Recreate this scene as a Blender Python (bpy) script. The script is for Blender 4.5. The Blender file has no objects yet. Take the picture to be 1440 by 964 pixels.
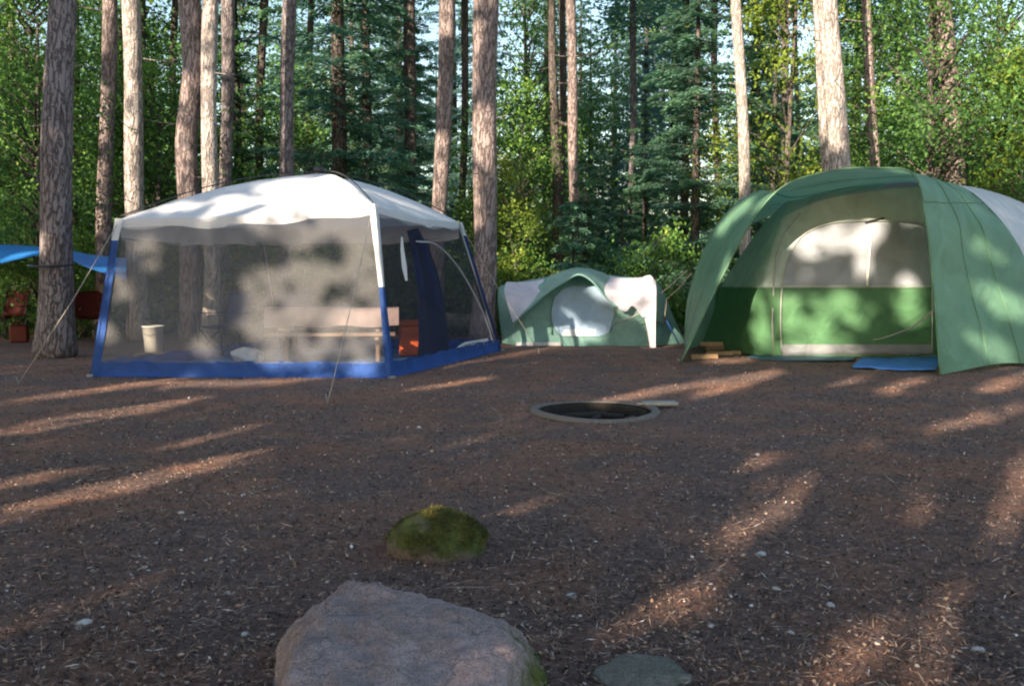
import bpy, bmesh, math, random
import numpy as np
from mathutils import Vector, Matrix
from mathutils.bvhtree import BVHTree
random.seed(7); rng = np.random.default_rng(7)
R = math.radians
scn = bpy.context.scene; col = scn.collection
# ------------------------------------------------------------------ camera
W, H, FP = 1440.0, 964.0, 1250.0
CAMZ = 1.25; PITCH = R(4.44)
CAM = Vector((0, 0, CAMZ))
cd = bpy.data.cameras.new('camera'); cam = bpy.data.objects.new('camera', cd); col.objects.link(cam)
cd.sensor_width = 36; cd.lens = FP / W * 36; cd.clip_end = 600; cd.clip_start = 0.05
cam.location = CAM; cam.rotation_euler = (R(90) - PITCH, 0, 0); scn.camera = cam
def ray(px, py):
    x = (px - W / 2) / FP; y = (H / 2 - py) / FP
    c, s = math.cos(PITCH), math.sin(PITCH)
    return Vector((x, c + y * s, -s + y * c))
def at(px, py, d):
    r = ray(px, py); return CAM + r * (d / r.y)
def gz(px, py, z=0.0):
    r = ray(px, py); return CAM + r * ((z - CAMZ) / r.z)
# ------------------------------------------------------------------ light
ELEV, AZ = R(17.5), R(32)
L = Vector((math.sin(AZ) * math.cos(ELEV), math.cos(AZ) * math.cos(ELEV), -math.sin(ELEV)))
sd = bpy.data.lights.new('sun', 'SUN'); sd.energy = 15.0; sd.angle = R(0.4); sd.color = (1.0, 0.82, 0.61)
so = bpy.data.objects.new('sun', sd); col.objects.link(so); so.rotation_euler = L.to_track_quat('-Z', 'Y').to_euler()
wd = bpy.data.worlds.new('World'); scn.world = wd; wd.use_nodes = True
nt = wd.node_tree; bg = nt.nodes['Background']
sky = nt.nodes.new('ShaderNodeTexSky'); sky.sky_type = 'NISHITA'; sky.sun_disc = False
sky.sun_elevation = ELEV; sky.sun_rotation = R(212); sky.air_density = 1.25; sky.dust_density = 1.0; sky.ozone_density = 1.0
nt.links.new(sky.outputs[0], bg.inputs[0]); bg.inputs[1].default_value = 0.30
scn.view_settings.view_transform = 'Standard'; scn.view_settings.look = 'None'
scn.view_settings.exposure = 0; scn.view_settings.gamma = 1
scn.cycles.use_denoising = True; scn.cycles.max_bounces = 8; scn.cycles.transparent_max_bounces = 16
scn.cycles.diffuse_bounces = 4; scn.cycles.caustics_reflective = False; scn.cycles.caustics_refractive = False
scn.cycles.filter_width = 2.1; scn.cycles.sample_clamp_indirect = 6
# ------------------------------------------------------------------ materials
class NB:
    def __init__(s, name):
        s.m = bpy.data.materials.new(name); s.m.use_nodes = True; s.t = s.m.node_tree; s.t.nodes.clear()
        s.out = s.n('ShaderNodeOutputMaterial')
    def n(s, ty, **k):
        nd = s.t.nodes.new(ty)
        for a, b in k.items(): setattr(nd, a, b)
        return nd
    def l(s, a, b): s.t.links.new(a, b)
    def ramp(s, fac, stops):
        r = s.n('ShaderNodeValToRGB'); e = r.color_ramp.elements
        while len(e) < len(stops): e.new(0.5)
        for i, (p, c) in enumerate(stops): e[i].position = p; e[i].color = (*c, 1)
        s.l(fac, r.inputs[0]); return r.outputs[0]
    def noise(s, vec, scale, detail=4, rough=0.6, dist=0.0):
        nd = s.n('ShaderNodeTexNoise'); nd.inputs['Scale'].default_value = scale; nd.inputs['Detail'].default_value = detail
        nd.inputs['Roughness'].default_value = rough; nd.inputs['Distortion'].default_value = dist
        if vec is not None: s.l(vec, nd.inputs['Vector'])
        return nd.outputs[0]
    def obj(s, scale=None):
        tc = s.n('ShaderNodeTexCoord')
        if scale is None: return tc.outputs['Object']
        mp = s.n('ShaderNodeMapping'); mp.inputs['Scale'].default_value = scale; s.l(tc.outputs['Object'], mp.inputs[0]); return mp.outputs[0]
    def mix(s, fac, a, b, mode='MIX'):
        m = s.n('ShaderNodeMix', data_type='RGBA', blend_type=mode)
        for v, i in ((fac, 0), (a, 6), (b, 7)):
            if isinstance(v, (int, float)): m.inputs[i].default_value = v
            elif isinstance(v, tuple): m.inputs[i].default_value = (*v, 1)
            else: s.l(v, m.inputs[i])
        return m.outputs[2]
    def bump(s, h, strength, dist):
        b = s.n('ShaderNodeBump'); b.inputs['Strength'].default_value = strength; b.inputs['Distance'].default_value = dist
        s.l(h, b.inputs['Height']); return b.outputs[0]
    def surf(s, color, rough=0.8, normal=None, transl=0.0, spec=0.3, metal=0.0, alpha=None):
        p = s.n('ShaderNodeBsdfPrincipled'); p.inputs['Roughness'].default_value = rough
        p.inputs['Specular IOR Level'].default_value = spec; p.inputs['Metallic'].default_value = metal
        if isinstance(color, tuple): p.inputs['Base Color'].default_value = (*color, 1)
        else: s.l(color, p.inputs['Base Color'])
        if normal is not None: s.l(normal, p.inputs['Normal'])
        res = p.outputs[0]
        if transl > 0:
            t = s.n('ShaderNodeBsdfTranslucent')
            if isinstance(color, tuple): t.inputs[0].default_value = (*color, 1)
            else: s.l(color, t.inputs[0])
            m = s.n('ShaderNodeMixShader'); m.inputs[0].default_value = transl
            s.l(res, m.inputs[1]); s.l(t.outputs[0], m.inputs[2]); res = m.outputs[0]
        if alpha is not None:
            t = s.n('ShaderNodeBsdfTransparent'); m = s.n('ShaderNodeMixShader')
            if isinstance(alpha, float): m.inputs[0].default_value = alpha
            else: s.l(alpha, m.inputs[0])
            s.l(t.outputs[0], m.inputs[1]); s.l(res, m.inputs[2]); res = m.outputs[0]
        s.l(res, s.out.inputs[0]); return s.m
def fabric(name, c, transl=0.15, rough=0.75, wr=0.6, alpha=None, scale=3.0, spec=0.3, vary=0.18):
    b = NB(name); o = b.obj()
    n1 = b.noise(o, scale, 5, 0.55, 0.8); n2 = b.noise(o, scale * 7, 3)
    cc = b.mix(b.ramp(n1, [(0.3, (0, 0, 0)), (0.7, (1, 1, 1))]), tuple(v * (1 - vary) for v in c), tuple(min(1, v * (1 + vary * .6)) for v in c))
    nn = b.bump(n1, wr, 0.06)
    b2 = b.n('ShaderNodeBump'); b2.inputs['Strength'].default_value = wr * .4; b2.inputs['Distance'].default_value = 0.01
    b.l(n2, b2.inputs['Height']); b.l(nn, b2.inputs['Normal'])
    return b.surf(cc, rough, b2.outputs[0], transl, spec, 0, alpha)
def plain(name, c, rough=0.6, metal=0.0, var=0.25, scale=12):
    b = NB(name); n = b.noise(b.obj(), scale, 5)
    cc = b.mix(n, tuple(v * (1 - var) for v in c), tuple(min(1, v * (1 + var)) for v in c))
    return b.surf(cc, rough, b.bump(n, 0.3, 0.01), 0, 0.3, metal)
def leafmat(name, stops, transl=0.4, hue=0.5):
    b = NB(name); at_ = b.n('ShaderNodeAttribute'); at_.attribute_name = 'tone'
    c = b.ramp(at_.outputs['Fac'], stops)
    oi = b.n('ShaderNodeObjectInfo')
    c2 = b.mix(b.ramp(oi.outputs['Random'], [(0, (.72, .85, .95)), (0.5, (1, 1, 1)), (1, (1.25, 1.12, .75))]), (0, 0, 0), (1, 1, 1))
    c3 = b.mix(hue, c, b.ramp(oi.outputs['Random'], [(0, (.70, .86, 1.0)), (0.5, (1, 1, .95)), (1, (1.0, .96, .55))]), 'MULTIPLY')
    return b.surf(c3, 0.6, None, transl, 0.25)
def barkmat(name, c0, c1, c2):
    b = NB(name); o = b.obj((1, 1, .18))
    v = b.n('ShaderNodeTexVoronoi', feature='DISTANCE_TO_EDGE'); v.inputs['Scale'].default_value = 16; 
    warp = b.noise(b.obj((1, 1, .3)), 9, 3); 
    vm = b.n('ShaderNodeVectorMath', operation='MULTIPLY_ADD'); 
    b.l(warp, vm.inputs[0]); vm.inputs[1].default_value = (.25, .25, .25); b.l(o, vm.inputs[2]); b.l(vm.outputs[0], v.inputs['Vector'])
    n = b.noise(b.obj((1, 1, .4)), 14, 6, .7); big = b.noise(b.obj(), 1.6, 3)
    crack = b.ramp(v.outputs['Distance'], [(0.0, (0, 0, 0)), (0.16, (1, 1, 1))])
    cc = b.mix(n, c1, c2); cc = b.mix(b.ramp(big, [(.35, (0, 0, 0)), (.65, (1, 1, 1))]), cc, b.mix(n, c1, tuple(x * .75 for x in c2)))
    cc = b.mix(crack, c0, cc)
    h = b.mix(0.35, crack, n)
    return b.surf(cc, 0.95, b.bump(h, 0.9, 0.03), 0, 0.1)
M = {}
M['bark_pink'] = barkmat('bark_pink', (.10, .08, .08), (.27, .215, .21), (.44, .36, .35))
M['bark_grey'] = barkmat('bark_grey', (.075, .065, .07), (.21, .18, .19), (.36, .32, .335))
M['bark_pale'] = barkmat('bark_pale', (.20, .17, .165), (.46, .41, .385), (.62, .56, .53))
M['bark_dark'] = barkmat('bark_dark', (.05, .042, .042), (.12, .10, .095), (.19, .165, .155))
M['needle'] = leafmat('needle', [(0, (.08, .17, .12)), (.5, (.15, .31, .22)), (.85, (.22, .42, .26)), (1, (.36, .50, .20))], .45)
M['needle_far_haze'] = leafmat('needle_far_haze', [(0, (.16, .29, .27)), (.5, (.26, .44, .40)), (1, (.38, .55, .46))], .45)  # paler and bluer: distance haze put into the far needle colour
M['leaf'] = leafmat('leaf', [(0, (.06, .14, .045)), (.5, (.13, .28, .07)), (.85, (.23, .40, .09)), (1, (.42, .52, .12))], .45)
M['leaf_yellow'] = leafmat('leaf_yellow', [(0, (.10, .17, .03)), (.5, (.22, .32, .05)), (.85, (.36, .44, .08)), (1, (.52, .50, .12))], .45)
M['fern'] = leafmat('fern', [(0, (.02, .05, .015)), (.5, (.05, .10, .025)), (1, (.12, .16, .04))], .35)
# ------------------------------------------------------------------ object helpers
def meta(o, label=None, cat=None, group=None, kind=None):
    if label: o['label'] = label
    if cat: o['category'] = cat
    if group: o['group'] = group
    if kind: o['kind'] = kind
    return o
def wloc(p):
    v = Vector((0, 0, 0))
    while p is not None: v += p.location; p = p.parent
    return v
def empty(name, loc, label, cat, group=None):
    o = bpy.data.objects.new(name, None); o.empty_display_size = .2; col.objects.link(o); o.location = loc
    return meta(o, label, cat, group)
class MB:
    def __init__(s): s.V = []; s.F = []
    def add(s, V, F):
        k = len(s.V); s.V += [Vector(v) for v in V]; s.F += [tuple(i + k for i in f) for f in F]; return s
    def box(s, c, size, rz=0, rx=0, ry=0):
        m = Matrix.Rotation(rz, 3, 'Z') @ Matrix.Rotation(ry, 3, 'Y') @ Matrix.Rotation(rx, 3, 'X')
        V = [Vector(c) + m @ Vector((x * size[0] / 2, y * size[1] / 2, z * size[2] / 2)) for x in (-1, 1) for y in (-1, 1) for z in (-1, 1)]
        return s.add(V, [(0, 1, 3, 2), (4, 6, 7, 5), (0, 4, 5, 1), (2, 3, 7, 6), (0, 2, 6, 4), (1, 5, 7, 3)])
    def tube(s, pts, rad, seg=8, cap=True):
        pts = [Vector(p) for p in pts]; n = len(pts)
        if not hasattr(rad, '__len__'): rad = [rad] * n
        V = []; F = []; up = None
        for i, p in enumerate(pts):
            t = (pts[min(i + 1, n - 1)] - pts[max(i - 1, 0)]).normalized()
            if up is None: up = t.orthogonal().normalized()
            up = (up - t * up.dot(t)); up = up.normalized() if up.length > 1e-6 else t.orthogonal().normalized()
            w = t.cross(up)
            for k in range(seg):
                a = 2 * math.pi * k / seg; V.append(p + (up * math.cos(a) + w * math.sin(a)) * rad[i])
        for i in range(n - 1):
            for k in range(seg):
                a = i * seg + k; b = i * seg + (k + 1) % seg; F.append((a, b, b + seg, a + seg))
        if cap: F.append(tuple(range(seg))[::-1]); F.append(tuple((n - 1) * seg + k for k in range(seg)))
        return s.add(V, F)
    def lathe(s, prof, c=(0, 0, 0), seg=32, close=False):
        V = []; F = []; n = len(prof)
        for r, z in prof:
            for k in range(seg):
                a = 2 * math.pi * k / seg; V.append(Vector(c) + Vector((r * math.cos(a), r * math.sin(a), z)))
        for i in range(n if close else n - 1):
            for k in range(seg):
                a = i * seg; b = ((i + 1) % n) * seg; F.append((a + k, a + (k + 1) % seg, b + (k + 1) % seg, b + k))
        return s.add(V, F)
    def grid(s, rows):
        n = len(rows[0]); V = [p for r in rows for p in r]; F = []
        for i in range(len(rows) - 1):
            for j in range(n - 1): F.append((i * n + j, i * n + j + 1, (i + 1) * n + j + 1, (i + 1) * n + j))
        return s.add(V, F)
    def build(s, name, mat, parent=None, smooth=False, thick=0, bevel=0, label=None):
        off = wloc(parent) if parent else Vector((0, 0, 0))
        me = bpy.data.meshes.new(name); me.from_pydata([v - off for v in s.V], [], s.F)
        o = bpy.data.objects.new(name, me); col.objects.link(o); me.materials.append(mat)
        if parent: o.parent = parent
        bm = bmesh.new(); bm.from_mesh(me); bmesh.ops.remove_doubles(bm, verts=bm.verts, dist=1e-5)
        bmesh.ops.recalc_face_normals(bm, faces=bm.faces); bm.to_mesh(me); bm.free()
        if smooth: me.shade_smooth()
        if thick: md = o.modifiers.new('solid', 'SOLIDIFY'); md.thickness = thick; md.offset = 0
        if bevel: md = o.modifiers.new('bev', 'BEVEL'); md.width = bevel; md.segments = 2; md.limit_method = 'ANGLE'
        if label: o['label'] = label
        return o
def spline(P, n):
    P = [Vector(p) for p in P]; t = [0]
    for a, b in zip(P, P[1:]): t.append(t[-1] + max((b - a).length, 1e-4) ** .6)
    return spl_t(P, t, [t[-1] * i / (n - 1) for i in range(n)])
def spl_t(P, t, ts):
    out = []; n = len(P)
    for x in ts:
        i = 0
        while i < n - 2 and x > t[i + 1]: i += 1
        u = (x - t[i]) / (t[i + 1] - t[i]); d = t[i + 1] - t[i]
        def tan(k):
            if k == 0: return (P[1] - P[0]) / (t[1] - t[0])
            if k == n - 1: return (P[-1] - P[-2]) / (t[-1] - t[-2])
            return ((P[k] - P[k - 1]) / (t[k] - t[k - 1]) + (P[k + 1] - P[k]) / (t[k + 1] - t[k])) / 2
        m0, m1 = tan(i) * d, tan(i + 1) * d
        out.append(P[i] * (2 * u ** 3 - 3 * u ** 2 + 1) + m0 * (u ** 3 - 2 * u ** 2 + u) + P[i + 1] * (-2 * u ** 3 + 3 * u ** 2) + m1 * (u ** 3 - u ** 2))
    return out
def keyed(P, n):   # index-keyed spline: equal parameter per control point
    P = [Vector(p) for p in P]; return spl_t(P, list(range(len(P))), [(len(P) - 1) * i / (n - 1) for i in range(n)])
def loft(curves, nu, nv, key=True, amp=0.0, seed=1.0):
    cs = [(keyed if key else spline)(c, nu) for c in curves]
    cols = [keyed([c[j] for c in cs], nv) if len(cs) > 2 else [cs[0][j].lerp(cs[1][j], i / (nv - 1)) for i in range(nv)] for j in range(nu)]
    rows = [[cols[j][i] for j in range(nu)] for i in range(nv)]
    if amp:
        from mathutils import noise
        for i in range(1, nv - 1):
            for j in range(1, nu - 1):
                p = rows[i][j]; rows[i][j] = p + Vector((0, -1, .3)) * amp * noise.noise(p * 2.2 + Vector((seed, 0, 0)))
    return rows
def PX(*pts): return [at(*p) for p in pts]
# fast leaf mesh ------------------------------------------------------------
def leafmesh(name, C, T, N, ln, wd_, tone, mat):
    """rhombus leaves: centre C, long axis T, across axis N"""
    n = len(C); V = np.empty((n, 4, 3), np.float32)
    T = T / np.linalg.norm(T, axis=1, keepdims=True); S = np.cross(T, N); S /= np.linalg.norm(S, axis=1, keepdims=True) + 1e-9
    V[:, 0] = C - T * ln[:, None] / 2; V[:, 2] = C + T * ln[:, None] / 2
    V[:, 1] = C + S * wd_[:, None] / 2; V[:, 3] = C - S * wd_[:, None] / 2
    me = bpy.data.meshes.new(name); me.vertices.add(n * 4); me.vertices.foreach_set('co', V.reshape(-1))
    me.loops.add(n * 4); me.loops.foreach_set('vertex_index', np.arange(n * 4, dtype=np.int32))
    me.polygons.add(n); me.polygons.foreach_set('loop_start', np.arange(0, n * 4, 4, dtype=np.int32))
    me.update(calc_edges=True)
    a = me.attributes.new('tone', 'FLOAT', 'FACE'); a.data.foreach_set('value', tone.astype(np.float32))
    me.materials.append(mat); return me
def rdir(n):
    v = rng.normal(size=(n, 3)); return v / np.linalg.norm(v, axis=1, keepdims=True)
def meobj(name, me, parent=None, loc=None):
    o = bpy.data.objects.new(name, me); col.objects.link(o)
    if parent: o.parent = parent
    if loc is not None: o.location = loc
    return o
# ------------------------------------------------------------------ ground
from mathutils import noise as mn
FIRE = gz(836, 579)
def axis(lo, hi, flo, fhi, step, far):
    a = list(np.arange(flo, fhi + 1e-6, step)); g = step; x = fhi
    while x < hi: g *= 1.25; x += g; a.append(min(x, hi))
    g = step; x = flo; pre = []
    while x > lo: g *= 1.25; x -= g; pre.append(max(x, lo))
    return np.array(pre[::-1] + a)
def ground_h(x, y):
    p = Vector((x, y, 0))
    h = .018 * mn.noise(p * .9) + .012 * mn.noise(p * 3.1) + .008 * mn.noise(p * 9)
    r = math.hypot(x, y - 8); h += .25 * max(0, (r - 22)) / 20 * (mn.noise(p * .12) + .2)
    d = math.hypot(x - FIRE.x, y - FIRE.y)
    if d < .56: h -= .25
    return h
xs = axis(-220, 220, -8, 9, .06, 0); ys = axis(-120, 260, 1.2, 16, .05, 0)
xs = np.unique(np.round(np.concatenate([xs, np.arange(FIRE.x - .66, FIRE.x + .66, .02)]), 4)); ys = np.unique(np.round(np.concatenate([ys, np.arange(FIRE.y - .66, FIRE.y + .66, .02)]), 4))
gv = [(x, y, ground_h(x, y)) for y in ys for x in xs]; nx = len(xs); ny = len(ys)
gf = [(j * nx + i, j * nx + i + 1, (j + 1) * nx + i + 1, (j + 1) * nx + i) for j in range(ny - 1) for i in range(nx - 1)]
b = NB('forest_soil'); o = b.obj()
nA = b.noise(o, 1.3, 4, .6, .6); nB = b.noise(b.obj((1, 1, 1)), 24, 6, .75); nC = b.noise(o, 85, 5, .8); nD = b.noise(o, .45, 3)
cA = b.ramp(nB, [(.30, (.03, .024, .024)), (.46, (.115, .085, .078)), (.58, (.27, .19, .165)), (.75, (.48, .36, .31))])
cB = b.ramp(nC, [(.32, (.03, .024, .026)), (.5, (.14, .105, .098)), (.68, (.42, .33, .29))])
cc = b.mix(.55, cA, cB)
cc = b.mix(b.ramp(nA, [(.42, (0, 0, 0)), (.62, (1, 1, 1))]), cc, b.mix(.55, cc, (.36, .19, .12)))
cc = b.mix(b.ramp(nD, [(.35, (0, 0, 0)), (.7, (1, 1, 1))]), b.mix(.4, cc, (.20, .18, .19)), cc)
h = b.mix(.5, nB, nC)
cc = b.mix(1.0, cc, (1.18, 1.02, .93), 'MULTIPLY')
M['soil'] = b.surf(cc, .95, b.bump(h, 1.0, .035), 0, .15)
g = MB(); g.V = [Vector(v) for v in gv]; g.F = gf
me = bpy.data.meshes.new('ground'); me.from_pydata(gv, [], gf); me.shade_smooth(); me.materials.append(M['soil'])
meta(meobj('ground', me), kind='structure')
# litter
def litter():
    n = 150000
    d = np.exp(rng.uniform(np.log(1.9), np.log(14), n)); x = rng.uniform(-.8, .8, n) * d
    z = np.array([ground_h(a, b_) for a, b_ in zip(x, d)])
    C = np.stack([x, d, z + rng.uniform(.001, .016, n)], 1)
    T = rdir(n); T[:, 2] *= .3; N = rdir(n) * .7 + np.array([0, 0, 1.])
    kind = rng.random(n); ln = np.where(kind < .62, rng.uniform(.02, .07, n), rng.uniform(.008, .028, n))
    w = np.where(kind < .62, rng.uniform(.0015, .0035, n), rng.uniform(.004, .013, n)) * (1 + d / 14)
    tone = rng.random(n) ** 1.7 * .92
    tw = rng.random(n) < .004; ln = np.where(tw, rng.uniform(.08, .26, n), ln); w = np.where(tw, rng.uniform(.004, .009, n), w); T[tw, 2] *= .3
    pale = rng.random(n) < .010; tone[pale] = 1.0
    keep = np.hypot(x - FIRE.x, d - FIRE.y) > .58
    return [a[keep] for a in (C, T, N, ln, w, tone)]
b = NB('dry_litter'); a_ = b.n('ShaderNodeAttribute'); a_.attribute_name = 'tone'
cc = b.ramp(a_.outputs['Fac'], [(0, (.035, .028, .027)), (.3, (.11, .08, .075)), (.6, (.32, .21, .16)), (.8, (.50, .33, .23)), (.92, (.42, .37, .35)), (1, (.75, .72, .70))])
M['litter'] = b.surf(cc, .85, None, .1, .2)
meta(meobj('leaf_litter', leafmesh('leaf_litter', *litter(), M['litter'])), 'brown pine needles and dry leaf bits strewn over the campsite ground', 'leaf litter', kind='stuff')
# ------------------------------------------------------------------ rocks
M['rock'] = None
def rockmat(name, c0, c1, moss, mossc, nscale=3.5, crack=0.0):
    b = NB(name); o = b.obj(); n1 = b.noise(o, nscale, 6, .65, .5); n2 = b.noise(o, 40, 5, .7); n3 = b.noise(o, 160, 3)
    cc = b.mix(b.ramp(n1, [(.3, (0, 0, 0)), (.7, (1, 1, 1))]), c0, c1)
    cc = b.mix(b.ramp(n2, [(.35, (.6, .6, .6)), (.65, (1, 1, 1))]), (0, 0, 0), cc) if False else b.mix(.5, cc, b.mix(1.0, cc, b.ramp(n2, [(.35, (.55, .55, .55)), (.65, (1.25, 1.2, 1.2))]), 'MULTIPLY'))
    sp = b.ramp(b.noise(o, 9, 4, .7), [(.56, (0, 0, 0)), (.68, (1, 1, 1))])
    cc = b.mix(b.mix(.55, (0, 0, 0), sp), cc, tuple(v * 1.25 for v in c1))
    if moss is not None:
        tc = b.n('ShaderNodeTexCoord'); sep = b.n('ShaderNodeSeparateXYZ'); b.l(tc.outputs['Object'], sep.inputs[0])
        ax, lo, hi = moss
        mr = b.n('ShaderNodeMapRange'); b.l(sep.outputs[ax], mr.inputs[0]); mr.inputs[1].default_value = lo; mr.inputs[2].default_value = hi
        ad = b.n('ShaderNodeMath', operation='MULTIPLY_ADD'); b.l(b.noise(o, 7, 5, .7), ad.inputs[0]); ad.inputs[1].default_value = 2.4; 
        sb = b.n('ShaderNodeMath', operation='ADD'); b.l(mr.outputs[0], sb.inputs[0]); sb.inputs[1].default_value = -1.45
        b.l(sb.outputs[0], ad.inputs[2])
        mc = b.mix(b.ramp(b.noise(o, 22, 5, .7), [(.35, (0, 0, 0)), (.62, (1, 1, 1))]), mossc, tuple(v * 2.2 for v in mossc))
        cc = b.mix(b.ramp(ad.outputs[0], [(.25, (0, 0, 0)), (.7, (1, 1, 1))]), cc, mc)
    vo = b.n('ShaderNodeTexVoronoi', feature='DISTANCE_TO_EDGE'); vo.inputs['Scale'].default_value = 1.7
    wv = b.n('ShaderNodeVectorMath', operation='MULTIPLY_ADD'); wn = b.n('ShaderNodeTexNoise'); wn.inputs['Scale'].default_value = 5; wn.inputs['Detail'].default_value = 6; b.l(o, wn.inputs['Vector'])
    b.l(wn.outputs['Color'], wv.inputs[0]); wv.inputs[1].default_value = (.5, .5, .5); b.l(o, wv.inputs[2]); b.l(wv.outputs[0], vo.inputs['Vector'])
    ck = b.ramp(vo.outputs['Distance'], [(0, (0, 0, 0)), (.010, (1, 1, 1))])
    cc = b.mix(1.0, cc, b.mix(crack, (1, 1, 1), ck), 'MULTIPLY')
    fine = b.ramp(n3, [(.36, (.62, .6, .6)), (.5, (1, 1, 1)), (.66, (1.3, 1.28, 1.26))]); cc = b.mix(.8, cc, b.mix(1.0, cc, fine, 'MULTIPLY'))
    hh = b.mix(crack * .6, b.mix(.5, n2, n3), ck)
    return b.surf(cc, .9, b.bump(hh, .8, .018), 0, .2)
def rock(name, pts, label, mat, amp=.012, bev=.03, cuts=4, freq=6):
    bm = bmesh.new(); c = sum((Vector(p) for p in pts), Vector()) / len(pts); c.z = 0
    for p in pts: bm.verts.new(Vector(p) - c)
    r = bmesh.ops.convex_hull(bm, input=bm.verts)
    for v in [v for v in bm.verts if not v.link_faces]: bm.verts.remove(v)
    bmesh.ops.dissolve_limit(bm, angle_limit=R(4), verts=bm.verts, edges=bm.edges)
    bmesh.ops.triangulate(bm, faces=bm.faces)
    for _ in range(cuts):
        big = [e for e in bm.edges if e.calc_length() > .022]
        if big: bmesh.ops.subdivide_edges(bm, edges=big, cuts=1, use_grid_fill=True); bmesh.ops.triangulate(bm, faces=bm.faces)
    for _ in range(4): bmesh.ops.smooth_vert(bm, verts=bm.verts, factor=.5, use_axis_x=True, use_axis_y=True, use_axis_z=True)
    bm.normal_update()
    for v in bm.verts:
        n = mn.noise(v.co * freq) * amp * 1.6 + mn.noise(v.co * freq * 3.3) * amp * .7 + mn.noise(v.co * 45) * amp * .2
        v.co += v.normal * n
    me = bpy.data.meshes.new(name); bm.to_mesh(me); bm.free(); me.shade_smooth(); me.materials.append(mat)
    return meta(meobj(name, me, loc=c), label, 'rock', None)
top = [gz(458, 850, .19), gz(492, 822, .205), gz(560, 826, .215), (gz(680, 868, .19)), gz(722, 905, .155), gz(712, 950, .14), gz(700, 1030, .12), gz(420, 1050, .14), gz(400, 960, .155), gz(425, 880, .18)]
bot = [gz(440, 850, 0) , gz(600, 850, 0), gz(735, 888, 0), gz(775, 945, -.02), gz(770, 1010, -.05), gz(700, 1100, -.08), gz(390, 1100, -.08), gz(372, 990, -.05), gz(392, 905, 0)]
rock('boulder', top + bot + [Vector((p.x, p.y, -.12)) for p in bot], 'large flat topped pinkish grey boulder in the foreground', rockmat('pink_granite', (.22, .17, .165), (.36, .285, .285), (0, .22, .46), (.05, .06, .012), crack=.35), amp=.014, bev=.028, cuts=5, freq=7)
c = gz(615, 775)
pts = []
for k, (r, z) in enumerate([(.225, -.03), (.232, .045), (.195, .11), (.145, .15), (.07, .162)]):
    for a in range(9):
        t = a / 9 * 6.283 + k * .3; pts.append(Vector((c.x + r * math.cos(t) * (1.02 + .06 * math.sin(2 * t)), c.y + .02 + r * .95 * math.sin(t), z + .012 * math.sin(3 * t + k))))
rock('mossy_rock', pts, 'small rounded rock with green and yellow moss behind the large boulder', rockmat('mossy_stone', (.13, .10, .08), (.22, .16, .14), (2, -.05, .08), (.045, .052, .014)), amp=.007, bev=.02, cuts=4)
mr = bpy.data.objects['mossy_rock']; mv = [v for v in mr.data.vertices if v.co.z > .05 + .05 * mn.noise(v.co * 14) and mn.noise(v.co * 9 + Vector((3, 1, 0))) > -.18]
mi = rng.integers(0, len(mv), 9000); Cm = np.array([mv[i].co[:] for i in mi]); Nm = np.array([mv[i].normal[:] for i in mi]); Cm = Cm + Nm * .003 + rng.normal(size=Cm.shape) * .005
M['moss'] = leafmat('moss_blades', [(0, (.06, .06, .02)), (.5, (.12, .125, .035)), (.8, (.22, .19, .05)), (1, (.36, .27, .08))], .2, 0)
meobj('moss', leafmesh('moss', Cm, Nm + rdir(9000) * .7, rdir(9000), rng.uniform(.006, .014, 9000), rng.uniform(.003, .006, 9000), np.clip(np.array([.45 + .7 * mn.noise(Vector(p) * 12) for p in Cm]) + rng.normal(size=9000) * .15, 0, 1), M['moss']), mr)
c = gz(905, 950)
pts = [Vector((c.x + dx, c.y + dy, z)) for dx, dy, z in [(-.16, .0, .03), (-.05, .1, .045), (.1, .07, .03), (.15, -.05, .02), (0, -.12, .03), (-.14, -.1, .02), (-.18, 0, -.04), (.17, 0, -.04), (0, .13, -.04), (0, -.16, -.04)]]
rock('flat_stone', pts, 'low flat greenish grey stone half buried at the bottom edge right of the boulder', rockmat('grey_stone', (.10, .11, .10), (.19, .195, .18), None, None), amp=.008, bev=.012, cuts=3)
# pebbles with pale tops
M['pebble'] = plain('pebble_stone', (.42, .41, .40), .8, var=.3, scale=40)
for i, (px, py, r) in enumerate([(805, 838, .018), (1168, 852, .016), (1112, 892, .011), (1070, 782, .02), (1092, 828, .014), (118, 878, .02), (345, 890, .012), (255, 722, .015), (1235, 905, .012), (590, 602, .02), (1000, 884, .011), (320, 834, .012), (1375, 915, .016), (1065, 640, .016)]):
    m = MB(); p = gz(px, py); bm = bmesh.new(); bmesh.ops.create_icosphere(bm, subdivisions=3, radius=r)
    for v in bm.verts: v.co.z *= .55; v.co.x *= 1.3; v.co *= 1 + .3 * mn.noise(v.co * 55 + Vector((i, 0, 0)))
    bmesh.ops.rotate(bm, verts=bm.verts, matrix=Matrix.Rotation(i * 1.3, 3, 'Z'))
    me = bpy.data.meshes.new('pebble'); bm.to_mesh(me); bm.free(); me.shade_smooth(); me.materials.append(M['pebble'])
    meta(meobj('pebble', me, loc=(p.x, p.y, ground_h(p.x, p.y) + r * .35)), 'small pale pebble lying loose in the brown needle litter', 'pebble', 'pale pebbles scattered on the ground')
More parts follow.
